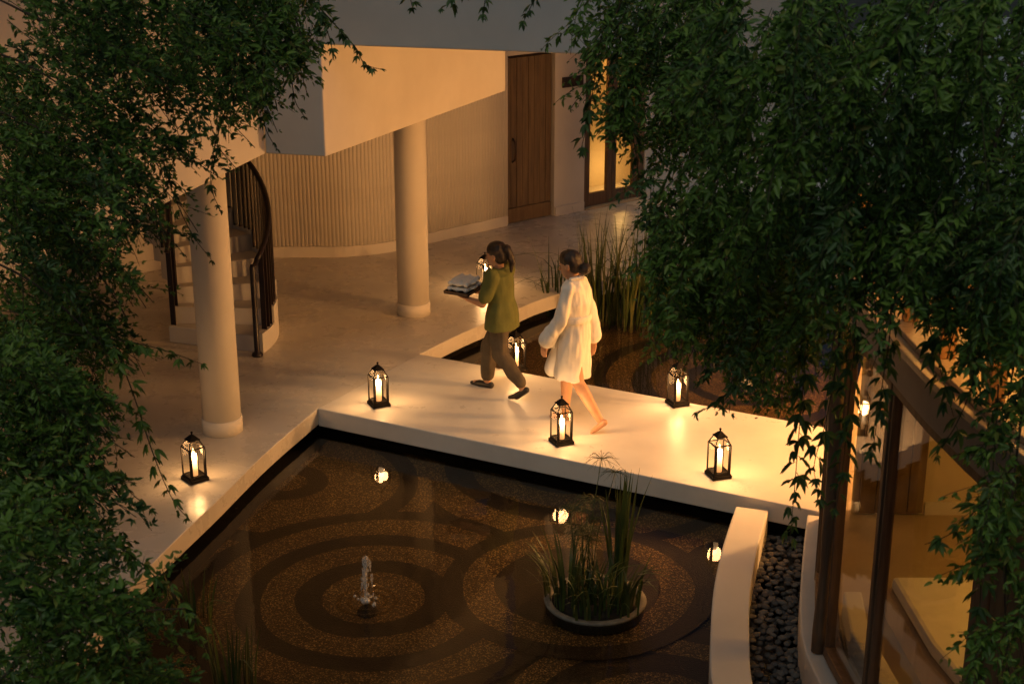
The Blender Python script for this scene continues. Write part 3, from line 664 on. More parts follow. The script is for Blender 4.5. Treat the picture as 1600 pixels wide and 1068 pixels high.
# ------------------------------------------------------------------ fountains
def fountain(loc, hgt, label):
    t = thing('fountain', loc, label, 'fountain', 'pool fountains')
    x, y, z = loc
    MB().lathe([(0.075, 0.0), (0.075, 0.03), (0.06, 0.05), (0.03, 0.055), (0.02, 0.09)], (x, y, ZB + 0.01), 20).build('nozzle', 'dark_metal', t, True)
    if hgt:
        n = 20
        path = [Vector((x - 0.012 + 0.045 * max(0, i / n - 0.35) ** 1.4, y, ZW - 0.06 + (hgt + 0.06) * math.sin(PI / 2 * min(1, i / n * 1.02)))) for i in range(n + 1)]
        MB().tube(path, [0.011 + 0.004 * (i / n) for i in range(n)] + [0.005], 10).build('jet', 'froth', t, True)
        dr2 = MB()
        for k in range(190):
            f_ = R.random(); rise = R.random() < 0.45; a_ = R.uniform(0, 2 * PI); s_ = R.uniform(0.0025, 0.0065)
            if rise: c_ = Vector((x - 0.010 + R.gauss(0, 0.007), y + R.gauss(0, 0.006), ZW + hgt * (0.3 + 0.72 * f_)))
            else: c_ = Vector((x + 0.002 + math.cos(a_) * 0.045 * f_ ** 0.6 + R.gauss(0, 0.005), y + math.sin(a_) * 0.03 * f_ ** 0.6, ZW + hgt * (1.02 - f_ ** 1.9)))
            l_ = s_ * R.uniform(1.5, 4.5)
            dr2.lathe([(0.0004, -l_), (s_ * 0.8, -l_ * 0.4), (s_, 0.1 * l_), (0.0004, l_)], c_, 6)
        dr2.build('droplets', 'froth', t, True)['kind'] = 'stuff'
    bm_ = MB()
    for k in range(26 if hgt else 10):
        a, ra = R.uniform(0, 2 * PI), abs(R.gauss(0, 0.055)); s_ = R.uniform(0.008, 0.02)
        bm_.lathe([(0.001, -s_)] + [(s_ * math.sin(q_), -s_ * math.cos(q_)) for q_ in (0.7, 1.57, 2.4)] + [(0.001, s_)], (x + ra * math.cos(a), y + ra * math.sin(a), ZW + 0.004), 7)
    o = bm_.build('foam', 'froth', t, True); o['kind'] = 'stuff'
    # ripples
    for k, ra in enumerate((0.13, 0.2)):
        MB().lathe([(ra - 0.018, 0.0006), (ra, 0.004), (ra + 0.018, 0.0006)], (x, y, ZW), 48, cap=False).build('ripple', 'water', t, True)
    return t
p = gp(574, 938, ZW); fountain((p.x, p.y, ZW), 0.33, 'white water jet rising among the rings of the lower pool')
p = gp(1166, 600, ZW); fountain((p.x, p.y, ZW), 0.035, 'small bubbling spout at the ring centre of the upper pool')

# ------------------------------------------------------------------ water plants
def blade_mesh(hgt, bend, width, kink=0.0, n=7):
    vs = []; fs = []
    for i in range(n + 1):
        s_ = i / n; x = bend * s_ ** 2.2; z = hgt * s_ - abs(bend) * 0.25 * s_ ** 3
        if kink and s_ > 0.6: x += kink * (s_ - 0.6) * 2.5; z -= abs(kink) * (s_ - 0.6) ** 1.3 * 2.6
        w = width * (1 - s_ ** 2.4) * (0.75 + 0.25 * min(1, s_ * 4)) + 0.0006
        vs += [(x, -w / 2, z), (x + 0.002, 0, z + 0.003), (x, w / 2, z)]
    for i in range(n):
        a = i * 3; fs += [(a, a + 1, a + 4, a + 3), (a + 1, a + 2, a + 5, a + 4)]
    me = bpy.data.meshes.new('blade'); me.from_pydata(vs, [], fs); me.materials.append(MATS['reed'])
    me.polygons.foreach_set('use_smooth', [True] * len(me.polygons)); return me
blades = [blade_mesh(1.0, b_, 0.016, k_) for b_, k_ in ((0.05, 0), (0.12, 0), (0.2, 0), (0.3, 0), (0.42, 0), (0.1, 0.25), (0.2, 0.4), (0.02, 0.0))]
def clump(name, loc, n, spread, h0, h1, label, cat, group=None, pick=(0, 0, 1, 1, 2, 3, 5, 6, 7), wide=1.0, elong=(1, 1)):
    t = thing(name, loc, label, cat, group)
    for k in range(n):
        o = bpy.data.objects.new('blade', blades[R.choice(pick)]); COL.objects.link(o); o.parent = t
        a = R.uniform(0, 2 * PI); ra = spread * math.sqrt(R.random()); hh = R.uniform(h0, h1)
        o.location = (ra * math.cos(a) * elong[0], ra * math.sin(a) * elong[1], 0); o.rotation_euler = (R.uniform(-0.08, 0.08), R.uniform(-0.02, 0.12), a + R.uniform(-0.8, 0.8))
        o.scale = (hh, 1.25 * wide * R.uniform(0.8, 1.3), hh)
    return t
zb = ZW - 0.06
for (u, v), n, sp_r, h0, h1, lab in (((872, 490), 26, 0.18, 0.5, 1.0, 'sparse arching reeds at the pool edge behind the white robe'),
        ((935, 505), 66, 0.20, 0.7, 1.38, 'tall dense reed clump standing in the upper pool right of the robe'),
        ((985, 512), 64, 0.22, 0.65, 1.3, 'middle reed clump in the upper pool, just left of the vines'),
        ((1030, 505), 50, 0.22, 0.55, 1.15, 'reed clump in the upper pool half behind the vine tips'),
        ((1085, 490), 44, 0.25, 0.5, 1.0, 'farthest right reed clump, low and mostly behind the vines')):
    p = gp(u, v, zb); clump('reed_clump', (p.x, p.y, zb), n, sp_r, h0, h1, lab, 'reeds', 'reed clumps in the upper pool', elong=(1.2, 0.7))
pp = gp(930, 925, -0.16)
pt = thing('round_planter', (pp.x, pp.y, ZB), 'round stone planter ring full of water grasses in the lower pool', 'planter')
MB().lathe([(0.354, -0.226), (0.360, -0.212), (0.354, -0.203), (0.318, -0.203), (0.308, -0.208), (0.30, -0.222)], (pp.x, pp.y, 0), 56, cap=False).build('rim', 'stone_rim', pt, True)
MB().lathe([(0.345, ZB + 0.045), (0.352, -0.213)], (pp.x, pp.y, 0), 56, cap=False).build('base', 'mosaic_dark', pt, True)
MB().lathe([(0.304, -0.216), (0.15, -0.212), (0.01, -0.208)], (pp.x, pp.y, 0), 32).build('soil', 'soil', pt, True)
zs = -0.212
def plant_at(dx, dy): return (pp.x + dx, pp.y + dy, zs)
clump('sword_grass', plant_at(0.17, 0.10), 20, 0.05, 0.55, 1.02, 'stiff upright sword leaved plant at the right of the round planter', 'plant', None, (0, 7, 0, 1, 7), 1.7)
clump('grass_tuft', plant_at(-0.20, -0.02), 48, 0.16, 0.22, 0.55, 'low drooping grass tuft at the left of the round planter', 'plant', 'grass tufts in the planter', (2, 3, 3, 4, 4, 5, 6, 6))
clump('grass_tuft', plant_at(0.15, -0.15), 48, 0.16, 0.2, 0.52, 'drooping grass tuft at the front right of the round planter', 'plant', 'grass tufts in the planter', (2, 3, 3, 4, 4, 5, 6, 6))
clump('grass_tuft', plant_at(-0.04, -0.19), 40, 0.16, 0.18, 0.46, 'short grass tuft at the front centre of the round planter', 'plant', 'grass tufts in the planter', (2, 3, 3, 4, 4, 5, 6, 6))
pa = thing('papyrus_plant', plant_at(-0.08, 0.08), 'feathery papyrus with tufted heads in the middle of the round planter', 'plant')
head = MB()
for k in range(26):
    a = 2 * PI * k / 26; l = 0.13
    head.tube([(0, 0, 0), (l * 0.5 * math.cos(a), l * 0.5 * math.sin(a), 0.02 * math.sin(k * 1.7) + 0.012), (l * math.cos(a), l * math.sin(a), -0.035 + 0.02 * math.sin(k * 2.3))], [0.0016, 0.0016, 0.0008], 4)
hd = None
for k in range(18):
    a, ra = R.uniform(0, 2 * PI), 0.10 * math.sqrt(R.random()); hh = R.uniform(0.4, 0.72); dx, dy = R.uniform(-0.1, 0.1), R.uniform(-0.1, 0.1)
    if k == 0: hh, a, ra, dx, dy = 1.0, 1.0, 0.03, 0.10, 0.06
    if k == 1: hh, a, ra, dx, dy = 0.92, 0.3, 0.05, 0.16, 0.02
    b0 = Vector((pa.location.x + ra * math.cos(a), pa.location.y + ra * math.sin(a), zs)); b1 = b0 + Vector((dx, dy, hh))
    st = MB().tube([b0, b0.lerp(b1, 0.5) + Vector((-dx * 0.2, 0, 0)), b1], [0.004, 0.0032, 0.0025], 5).build('stem', 'reed', pa, True)
    if hd is None:
        hd = head.build('flower_head', 'reed', None); o = hd
    else:
        o = bpy.data.objects.new('flower_head', hd.data); COL.objects.link(o)
    o.parent = pa; o.location = b1 - pa.location; o.rotation_euler = (dy, dx, R.uniform(0, 6)); s_ = R.uniform(0.6, 1.0); o.scale = (s_, s_, s_)
# dark rushes growing by the near left pool edge
p = gp(370, 1085, zb); clump('reed_clump', (p.x, p.y, zb), 26, 0.16, 0.3, 0.62, 'dark rushes at the bottom left edge of the lower pool', 'reeds')
p = gp(300, 975, zb); clump('reed_clump', (p.x, p.y, zb), 22, 0.14, 0.25, 0.55, 'thin dark rushes beside the bottom left bush in the lower pool', 'reeds')

# ------------------------------------------------------------------ people
def vol_mesh(parts, voxel=0.008, smooth_it=4, wr=0.0, wscale=9.0, seed=0.0, stretch=(1, 1, 0.35)):
    """parts: ('cap', a, b, ra, rb) tapered limbs / ('ell', centre, radii, rot euler) -> one continuous surface"""
    bm = bmesh.new()
    for p in parts:
        if p[0] == 'cap':
            a, b_, ra, rb = Vector(p[1]), Vector(p[2]), p[3], p[4]
            fl = p[5] if len(p) > 5 else 1.0
            ax = b_ - a; L_ = ax.length; Rq = ax.to_track_quat('Z', 'Y').to_matrix()
            nlon, prof = 16, []
            for q_ in np.linspace(0.08, PI / 2, 5): prof.append((ra * math.sin(q_), -ra * math.cos(q_)))
            for s_ in (0.33, 0.67): prof.append((ra + (rb - ra) * s_, L_ * s_))
            for q_ in np.linspace(PI / 2, PI - 0.08, 5): prof.append((rb * math.sin(q_), L_ - rb * math.cos(q_)))
            rings_ = [[bm.verts.new(a + Rq @ Vector((r_ * math.cos(2 * PI * k / nlon), fl * r_ * math.sin(2 * PI * k / nlon), z))) for k in range(nlon)] for r_, z in prof]
        elif p[0] == 'ell':
            c, rad = Vector(p[1]), p[2]; Rm = Matrix.Identity(3)
            if len(p) > 3:
                from mathutils import Euler
                Rm = Euler(p[3]).to_matrix()
            nlon = 18
            rings_ = [[bm.verts.new(c + Rm @ Vector((rad[0] * math.sin(q_) * math.cos(2 * PI * k / nlon), rad[1] * math.sin(q_) * math.sin(2 * PI * k / nlon), -rad[2] * math.cos(q_)))) for k in range(nlon)] for q_ in np.linspace(0.06, PI - 0.06, 11)]
        else:   # 'loft': list of (centre, rx, ry)
            nlon = 28
            rings_ = [[bm.verts.new(Vector(c) + Vector((rx * math.cos(2 * PI * k / nlon), ry * math.sin(2 * PI * k / nlon), 0))) for k in range(nlon)] for c, rx, ry in p[1]]
        for i in range(len(rings_) - 1):
            n_ = len(rings_[0])
            for k in range(n_): bm.faces.new((rings_[i][k], rings_[i][(k + 1) % n_], rings_[i + 1][(k + 1) % n_], rings_[i + 1][k]))
        bm.faces.new(rings_[0][::-1]); bm.faces.new(rings_[-1])
    me = bpy.data.meshes.new('tmp'); bm.to_mesh(me); bm.free()
    o = bpy.data.objects.new('tmp', me); COL.objects.link(o)
    r_ = o.modifiers.new('r', 'REMESH'); r_.mode = 'VOXEL'; r_.voxel_size = voxel
    s_ = o.modifiers.new('s', 'SMOOTH'); s_.iterations = smooth_it; s_.factor = 0.5
    dg = bpy.context.evaluated_depsgraph_get(); ev = o.evaluated_get(dg)
    out = bpy.data.meshes.new_from_object(ev)
    bpy.data.objects.remove(o); bpy.data.meshes.remove(me)
    if wr:
        nn = [v.normal.copy() for v in out.vertices]
        for v, n_ in zip(out.vertices, nn):
            c = Vector((v.co.x * stretch[0], v.co.y * stretch[1], v.co.z * stretch[2])) * wscale + Vector((seed, seed, seed))
            d = noise.noise(c) + 0.5 * noise.noise(c * 2.1)
            v.co += n_ * d * wr
    return out
def put(name, me, mat, parent):
    o = link(name, me, mat, parent, True); return o
def head_parts(c, s=1.0, tilt=0.0):
    """skull, jaw, nose, ears; face looks along +x"""
    c = Vector(c); T = Matrix.Rotation(tilt, 3, 'Y')
    def w(x, y, z): return c + T @ (Vector((x, y, z)) * s)
    return [('ell', w(0, 0, 0.02), (0.092 * s, 0.073 * s, 0.096 * s)), ('ell', w(0.026, 0, -0.035), (0.066 * s, 0.057 * s, 0.082 * s)),
            ('ell', w(0.06, 0, -0.085), (0.028 * s, 0.032 * s, 0.022 * s)),
            ('cap', w(0.088, 0, 0.0), w(0.106, 0, -0.028), 0.009 * s, 0.014 * s), ('ell', w(0.083, 0, -0.058), (0.014 * s, 0.024 * s, 0.010 * s)),
            ('ell', w(0.070, 0.0, 0.022), (0.024 * s, 0.052 * s, 0.010 * s)),
            ('ell', w(-0.005, 0.075, -0.005), (0.018 * s, 0.010 * s, 0.030 * s)), ('ell', w(-0.005, -0.075, -0.005), (0.018 * s, 0.010 * s, 0.030 * s))], w
def hand_parts(wrist, d, palm_n, curl, s=1.0, thumb_side=1):
    """palm and five fingers; d points along the hand, palm_n out of the palm"""
    wrist, d, pn = Vector(wrist), Vector(d).normalized(), Vector(palm_n).normalized(); sd = d.cross(pn) * thumb_side
    P_ = [('cap', wrist, wrist + d * 0.03 * s, 0.024 * s, 0.026 * s)]
    for k, y in enumerate((0.027, 0.009, -0.009, -0.027)):
        P_.append(('cap', wrist + d * 0.02 * s + sd * y * 0.7 * s, wrist + d * 0.085 * s + sd * y * s, 0.015 * s, 0.0115 * s))
        L_ = (0.040, 0.045, 0.042, 0.034)[k] * s; q_ = wrist + d * 0.085 * s + sd * y * s
        dd_ = (d * math.cos(curl) + pn * math.sin(curl)); q2 = q_ + dd_ * L_
        d2 = (d * math.cos(curl * 2.1) + pn * math.sin(curl * 2.1)); q3 = q2 + d2 * L_ * 0.85
        P_ += [('cap', q_, q2, 0.0095 * s, 0.0085 * s), ('cap', q2, q3, 0.0085 * s, 0.007 * s)]
    t0 = wrist + d * 0.03 * s + sd * 0.022 * s; t1 = t0 + (d * 0.6 + sd * 0.7 + pn * 0.35).normalized() * 0.042 * s; t2 = t1 + (d * 0.85 + sd * 0.15 + pn * 0.4).normalized() * 0.034 * s
    return P_ + [('cap', t0, t1, 0.014 * s, 0.0105 * s), ('cap', t1, t2, 0.0105 * s, 0.008 * s)]
WALK = math.atan2(-wd.y, -wd.x)      # both walk along the path towards the terrace

# --- person in green carrying towels (local: x forward, y left, z up)
pA = thing('person', (-0.09, 12.70, 0.004), 'person in green top and dark trousers walking with a tray of towels', 'person', None, WALK)
HZ = 1.36
hp_, w = head_parts((0.05, 0, HZ - 0.06), 0.97, 0.12)
hipL, hipR = Vector((0.0, 0.075, 0.74)), Vector((0.0, -0.075, 0.74))
kneL, ankL = Vector((0.19, 0.09, 0.41)), Vector((0.20, 0.09, 0.075))
kneR, ankR = Vector((-0.02, -0.08, 0.40)), Vector((-0.26, -0.085, 0.135))
# the far (right) leg is forward, the near (left) leg trails
shL, shR = Vector((0.02, 0.155, 1.14)), Vector((0.02, -0.155, 1.14))
elL, elR = Vector((0.09, 0.20, 0.90)), Vector((0.09, -0.20, 0.90))
wrL, wrR = Vector((0.26, 0.12, 0.895)), Vector((0.26, -0.12, 0.895))
legF = [(Vector((0.0, -0.075, 0.74)), Vector((0.17, -0.085, 0.42)), Vector((0.20, -0.09, 0.075)))]
legB = [(Vector((0.0, 0.075, 0.74)), Vector((-0.03, 0.085, 0.41)), Vector((-0.245, 0.09, 0.14)))]
(hF, kF, aF), (hB, kB, aB) = legF[0], legB[0]
parts = hp_ + [('cap', (0.03, 0, 1.20), w(-0.01, 0, -0.05), 0.047, 0.047),
    ('loft', [((0, 0, 0.66), 0.07, 0.105), ((0.0, 0, 0.76), 0.082, 0.12), ((0.0, 0, 0.90), 0.066, 0.095), ((0.01, 0, 1.04), 0.076, 0.112), ((0.015, 0, 1.14), 0.062, 0.115), ((0.02, 0, 1.18), 0.042, 0.055)]),
    ('cap', shL, elL, 0.040, 0.036), ('cap', elL, wrL, 0.036, 0.024), ('cap', shR, elR, 0.040, 0.036), ('cap', elR, wrR, 0.036, 0.024),
    ('cap', hF, kF, 0.065, 0.05), ('cap', kF, aF, 0.048, 0.032), ('cap', hB, kB, 0.065, 0.05), ('cap', kB, aB, 0.048, 0.032),
    ('cap', aF + Vector((-0.02, 0, -0.045)), aF + Vector((0.13, 0, -0.05)), 0.03, 0.022, ), ('cap', aB + Vector((-0.03, 0, -0.025)), aB + Vector((0.08, 0, -0.105)), 0.028, 0.022)]
parts += hand_parts(wrL, (1, -0.15, 0.1), (0, -0.3, 1), 0.12, 0.9, 1) + hand_parts(wrR, (1, 0.15, 0.1), (0, 0.3, 1), 0.12, 0.9, -1)
body = put('body', vol_mesh(parts, 0.0065, 3), 'skin', pA)
put('lips', vol_mesh([('ell', w(0.092, 0, -0.058), (0.006, 0.020, 0.007))], 0.003, 1), 'lip', body)
for sy in (-1, 1): put('eye', vol_mesh([('ell', w(0.083, sy * 0.030, 0.006), (0.007, 0.012, 0.006))], 0.002, 1), 'eye', body)
for sy in (-1, 1): put('eyebrow', vol_mesh([('cap', w(0.088, sy * 0.016, 0.026), w(0.078, sy * 0.046, 0.028), 0.0045, 0.003)], 0.002, 1), 'hair', body)
put('hair', vol_mesh([('ell', w(-0.012, 0, 0.048), (0.096, 0.083, 0.082)), ('ell', w(-0.045, 0, 0.0), (0.066, 0.076, 0.082)), ('ell', w(-0.108, 0, 0.055), (0.042, 0.045, 0.042)),
    ('cap', w(-0.12, 0, 0.05), w(-0.15, 0, -0.06), 0.036, 0.03), ('cap', w(-0.15, 0, -0.06), w(-0.13, 0, -0.15), 0.03, 0.012)], 0.006, 3, 0.006, 30, 1.0), 'hair', body)
put('top', vol_mesh([('loft', [((-0.005, 0, 0.645), 0.150, 0.188), ((0, 0, 0.76), 0.138, 0.178), ((0.0, 0, 0.90), 0.105, 0.138), ((0.01, 0, 1.04), 0.117, 0.154), ((0.016, 0, 1.14), 0.102, 0.158), ((0.02, 0, 1.195), 0.056, 0.08)]),
    ('cap', shL + Vector((0, -0.01, 0)), shL.lerp(elL, 0.72), 0.074, 0.064), ('cap', shR + Vector((0, 0.01, 0)), shR.lerp(elR, 0.72), 0.074, 0.064)], 0.007, 3, 0.013, 9, 3.0), 'green_cloth', body)
put('trousers', vol_mesh([('loft', [((0, 0, 0.62), 0.10, 0.14), ((0, 0, 0.70), 0.115, 0.158), ((0, 0, 0.80), 0.105, 0.148)]),
    ('cap', hF + Vector((0, 0, -0.06)), kF, 0.088, 0.076), ('cap', kF, aF + Vector((0, 0, 0.045)), 0.076, 0.062), ('cap', hB + Vector((0, 0, -0.06)), kB, 0.088, 0.076), ('cap', kB, aB + Vector((0.02, 0, 0.045)), 0.076, 0.060)], 0.007, 3, 0.016, 11, 5.0), 'brown_cloth', body)
put('shoe', vol_mesh([('cap', aF + Vector((-0.035, 0, -0.05)), aF + Vector((0.08, 0, -0.052)), 0.033, 0.034), ('cap', aF + Vector((0.08, 0, -0.052)), aF + Vector((0.16, 0, -0.058)), 0.033, 0.018)], 0.006, 2), 'shoe', body)
put('shoe', vol_mesh([('cap', aB + Vector((-0.045, 0, -0.02)), aB + Vector((0.05, 0, -0.095)), 0.030, 0.033), ('cap', aB + Vector((0.05, 0, -0.095)), aB + Vector((0.12, 0, -0.118)), 0.030, 0.018)], 0.006, 2), 'shoe', body)
MA = Matrix.Translation(pA.location) @ Matrix.Rotation(WALK, 4, 'Z')
def wloc(M, x, y, z): return M @ Vector((x, y, z))
c = wloc(MA, 0.375, 0, 0.935)
ty = thing('tray', c, 'flat dark tray held in both hands by the person in green', 'tray', None, WALK)
tb = MB(); off0 = Vector((0, 0, 0))
me = bpy.data.meshes.new('tray')
MB().box((0, 0, 0.0), (0.24, 0.34, 0.010)).box((0.118, 0, 0.012), (0.008, 0.34, 0.02)).box((-0.118, 0, 0.012), (0.008, 0.34, 0.02)).box((0, 0.168, 0.012), (0.228, 0.008, 0.02)).box((0, -0.168, 0.012), (0.228, 0.008, 0.02)).build('tray_board', 'sign_wood', None, loc=(0, 0, 0)).parent = ty
for k, (lab) in enumerate(('lower folded white towel on the tray', 'upper folded white towel topping the stack on the tray')):
    z0 = 0.012 + k * 0.05
    me_ = vol_mesh([('cap', (-0.075, -0.12, z0 + 0.024), (-0.075, 0.12, z0 + 0.024), 0.024, 0.024), ('cap', (0.085, -0.12, z0 + 0.024), (0.085, 0.12, z0 + 0.024), 0.024, 0.024), ('cap', (0.005, -0.12, z0 + 0.024), (0.005, 0.12, z0 + 0.024), 0.025, 0.025), ('ell', (0.005, 0, z0 + 0.024), (0.125, 0.15, 0.0245))], 0.006, 3, 0.004, 20, k)
    o = link('folded_towel', me_, 'towel_cloth', None, True); o.location = c; o.rotation_euler = (0, 0, WALK + 0.06 * k); tag(o, lab, 'towel', 'folded towels on the tray')

# --- person in the white robe
pB = thing('person', (0.54, 11.96, 0.004), 'barefoot person in a short white bathrobe walking along the walkway', 'person', None, WALK)
HZ = 1.50
hp_, w = head_parts((0.06, 0, HZ - 0.07), 1.0, 0.22)
hF, kF, aF = Vector((0.01, -0.065, 0.80)), Vector((0.13, -0.085, 0.43)), Vector((0.13, -0.085, 0.075))
hB, kB, aB = Vector((-0.01, 0.065, 0.80)), Vector((-0.06, 0.075, 0.43)), Vector((-0.27, 0.09, 0.14))
shL, shR = Vector((0.02, 0.145, 1.25)), Vector((0.02, -0.145, 1.25))
elL, elR = Vector((0.07, 0.175, 0.99)), Vector((-0.06, -0.165, 0.99))
wrL, wrR = Vector((0.20, 0.17, 0.78)), Vector((-0.09, -0.16, 0.76))
parts = hp_ + [('cap', (0.03, 0, 1.29), w(-0.01, 0, -0.05), 0.048, 0.046),
    ('loft', [((0, 0, 0.72), 0.075, 0.11), ((0, 0, 0.82), 0.085, 0.12), ((0, 0, 0.98), 0.068, 0.095), ((0.01, 0, 1.13), 0.08, 0.115), ((0.02, 0, 1.25), 0.065, 0.12), ((0.02, 0, 1.30), 0.045, 0.06)]),
    ('cap', shL + Vector((0, -0.03, -0.02)), elL, 0.026, 0.026), ('cap', elL, wrL, 0.028, 0.024), ('cap', shR + Vector((0, 0.03, -0.02)), elR, 0.026, 0.026), ('cap', elR, wrR, 0.033, 0.025),
    ('cap', hF, kF, 0.062, 0.053), ('cap', kF + Vector((-0.01, 0, -0.08)), aF, 0.055, 0.033), ('cap', kF, kF + Vector((-0.01, 0, -0.1)), 0.052, 0.054),
    ('cap', hB, kB, 0.062, 0.053), ('cap', kB.lerp(aB, 0.2), aB, 0.055, 0.033), ('cap', kB, kB.lerp(aB, 0.25), 0.052, 0.055),
    ('cap', aF + Vector((-0.035, 0, -0.045)), aF + Vector((0.11, 0, -0.052)), 0.03, 0.023), ('cap', aB + Vector((-0.045, 0, -0.02)), aB + Vector((0.045, 0, -0.108)), 0.029, 0.024)]
for k in range(5):
    yy_ = -0.026 + k * 0.013; L_ = 0.035 - 0.004 * k
    parts.append(('cap', aF + Vector((0.115, yy_, -0.058)), aF + Vector((0.115 + L_, yy_, -0.063)), 0.0105, 0.009))
    parts.append(('cap', aB + Vector((0.05, yy_, -0.115)), aB + Vector((0.05 + L_, yy_, -0.127)), 0.0105, 0.009))
parts += hand_parts(wrL, (0.25, -0.05, -1), (-0.2, -1, 0), 0.25, 0.95, -1) + hand_parts(wrR, (0.05, 0.05, -1), (0, 1, 0), 0.25, 0.95, 1)
body = put('body', vol_mesh(parts, 0.0065, 3), 'skin', pB)
put('lips', vol_mesh([('ell', w(0.092, 0, -0.058), (0.006, 0.020, 0.007))], 0.003, 1), 'lip', body)
for sy in (-1, 1): put('eye', vol_mesh([('ell', w(0.083, sy * 0.030, 0.006), (0.007, 0.012, 0.006))], 0.002, 1), 'eye', body)
for sy in (-1, 1): put('eyebrow', vol_mesh([('cap', w(0.088, sy * 0.016, 0.026), w(0.078, sy * 0.046, 0.028), 0.0045, 0.003)], 0.002, 1), 'hair', body)
put('hair', vol_mesh([('ell', w(-0.010, 0, 0.05), (0.098, 0.085, 0.082)), ('ell', w(-0.045, 0, 0.005), (0.068, 0.077, 0.082)), ('ell', w(-0.12, 0, -0.045), (0.058, 0.052, 0.050))], 0.006, 3, 0.005, 30, 2.0), 'hair', body)
robe = [('loft', [((0.03, 0, 0.45), 0.152, 0.172), ((0.025, 0, 0.60), 0.145, 0.170), ((0.015, 0, 0.80), 0.132, 0.165), ((0.0, 0, 0.94), 0.110, 0.138), ((0.0, 0, 1.0), 0.104, 0.134), ((0.01, 0, 1.12), 0.120, 0.155), ((0.016, 0, 1.24), 0.106, 0.160), ((0.01, 0, 1.30), 0.078, 0.11), ((0.0, 0, 1.325), 0.055, 0.07)]),
    ('cap', shL + Vector((0, -0.02, 0)), elL, 0.062, 0.060), ('cap', elL, elL.lerp(wrL, 0.80), 0.058, 0.068),
    ('cap', shR + Vector((0, 0.02, 0)), elR, 0.062, 0.060), ('cap', elR, elR.lerp(wrR, 0.80), 0.058, 0.068)]
put('robe', vol_mesh(robe, 0.007, 2, 0.015, 13, 9.0), 'robe_cloth', body)
for el, wr_ in ((elL, wrL), (elR, wrR)):
    a_ = el.lerp(wr_, 0.62); b_ = el.lerp(wr_, 0.98)
    put('cuff', vol_mesh([('cap', a_, el.lerp(wr_, 0.88), 0.066, 0.074)], 0.008, 2, 0.006, 10, 4.0), 'robe_cloth', body)
put('belt', vol_mesh([('loft', [((0.0, 0, 0.955), 0.120, 0.149), ((0.0, 0, 0.985), 0.125, 0.153), ((0.0, 0, 1.015), 0.119, 0.148)]), ('ell', (0.125, 0.05, 0.985), (0.02, 0.03, 0.025)), ('cap', (0.15, 0.06, 0.97), (0.17, 0.09, 0.72), 0.016, 0.019)], 0.007, 2, 0.004, 14, 1.0), 'robe_cloth', body)
put('robe_flap', vol_mesh([('cap', (0.08, 0.02, 0.92), (0.20, 0.03, 0.50), 0.05, 0.07)], 0.008, 3, 0.012, 9, 2.0), 'robe_cloth', body)
put('collar', vol_mesh([('cap', (-0.055, 0, 1.335), (0.02, 0.072, 1.325), 0.020, 0.020), ('cap', (-0.055, 0, 1.335), (0.02, -0.072, 1.325), 0.020, 0.020), ('cap', (0.02, 0.072, 1.325), (0.135, 0.02, 1.12), 0.020, 0.022), ('cap', (0.02, -0.072, 1.325), (0.135, -0.02, 1.12), 0.020, 0.022)], 0.006, 2), 'robe_cloth', body)

# ------------------------------------------------------------------ hanging vines
rng = np.random.default_rng(11)
def leaf_verts(p, d, n, L_, W_):
    """six-point folded leaflets; arrays (N,3)"""
    s_ = np.cross(d, n); s_ /= np.linalg.norm(s_, axis=1, keepdims=True) + 1e-9
    L_ = L_[:, None]; W_ = W_[:, None]
    f = n * W_ * 0.22
    base = p; tip = p + d * L_ - n * L_ * 0.10
    l1 = p + d * L_ * 0.30 + s_ * W_ * 0.46 + f; l2 = p + d * L_ * 0.62 + s_ * W_ * 0.36 + f * 0.7
    r1 = p + d * L_ * 0.30 - s_ * W_ * 0.46 + f; r2 = p + d * L_ * 0.62 - s_ * W_ * 0.36 + f * 0.7
    return np.stack([base, l1, l2, tip, r2, r1], 1).reshape(-1, 3)
def leaf_mesh(name, V, mat):
    n = len(V) // 6
    me = bpy.data.meshes.new(name)
    me.vertices.add(len(V)); me.vertices.foreach_set('co', V.astype(np.float32).ravel())
    idx = (np.arange(n) * 6)[:, None] + np.array([0, 1, 2, 3, 0, 3, 4, 5])[None]
    me.loops.add(n * 8); me.loops.foreach_set('vertex_index', idx.ravel().astype(np.int32))
    me.polygons.add(n * 2); me.polygons.foreach_set('loop_start', (np.arange(n * 2) * 4).astype(np.int32)); me.polygons.foreach_set('loop_total', np.full(n * 2, 4, np.int32))
    me.update(); me.validate(); me.materials.append(MATS[mat]); return me
def unit(a): return a / (np.linalg.norm(a, axis=-1, keepdims=True) + 1e-9)
def in_poly(u, v, poly):
    ins = False; j = len(poly) - 1
    for i in range(len(poly)):
        (xi, yi), (xj, yj) = poly[i], poly[j]
        if (yi > v) != (yj > v) and u < (xj - xi) * (v - yi) / (yj - yi) + xi: ins = not ins
        j = i
    return ins
def shoot_path(p0, d0, length, droop, n=12):
    pts = [Vector(p0)]; d = Vector(d0).normalized(); st = length / n
    for i in range(n):
        d = (d + Vector((rng.normal(0, 0.10), rng.normal(0, 0.10), -droop / n + rng.normal(0, 0.07)))).normalized()
        pts.append(pts[-1] + d * st)
    return pts
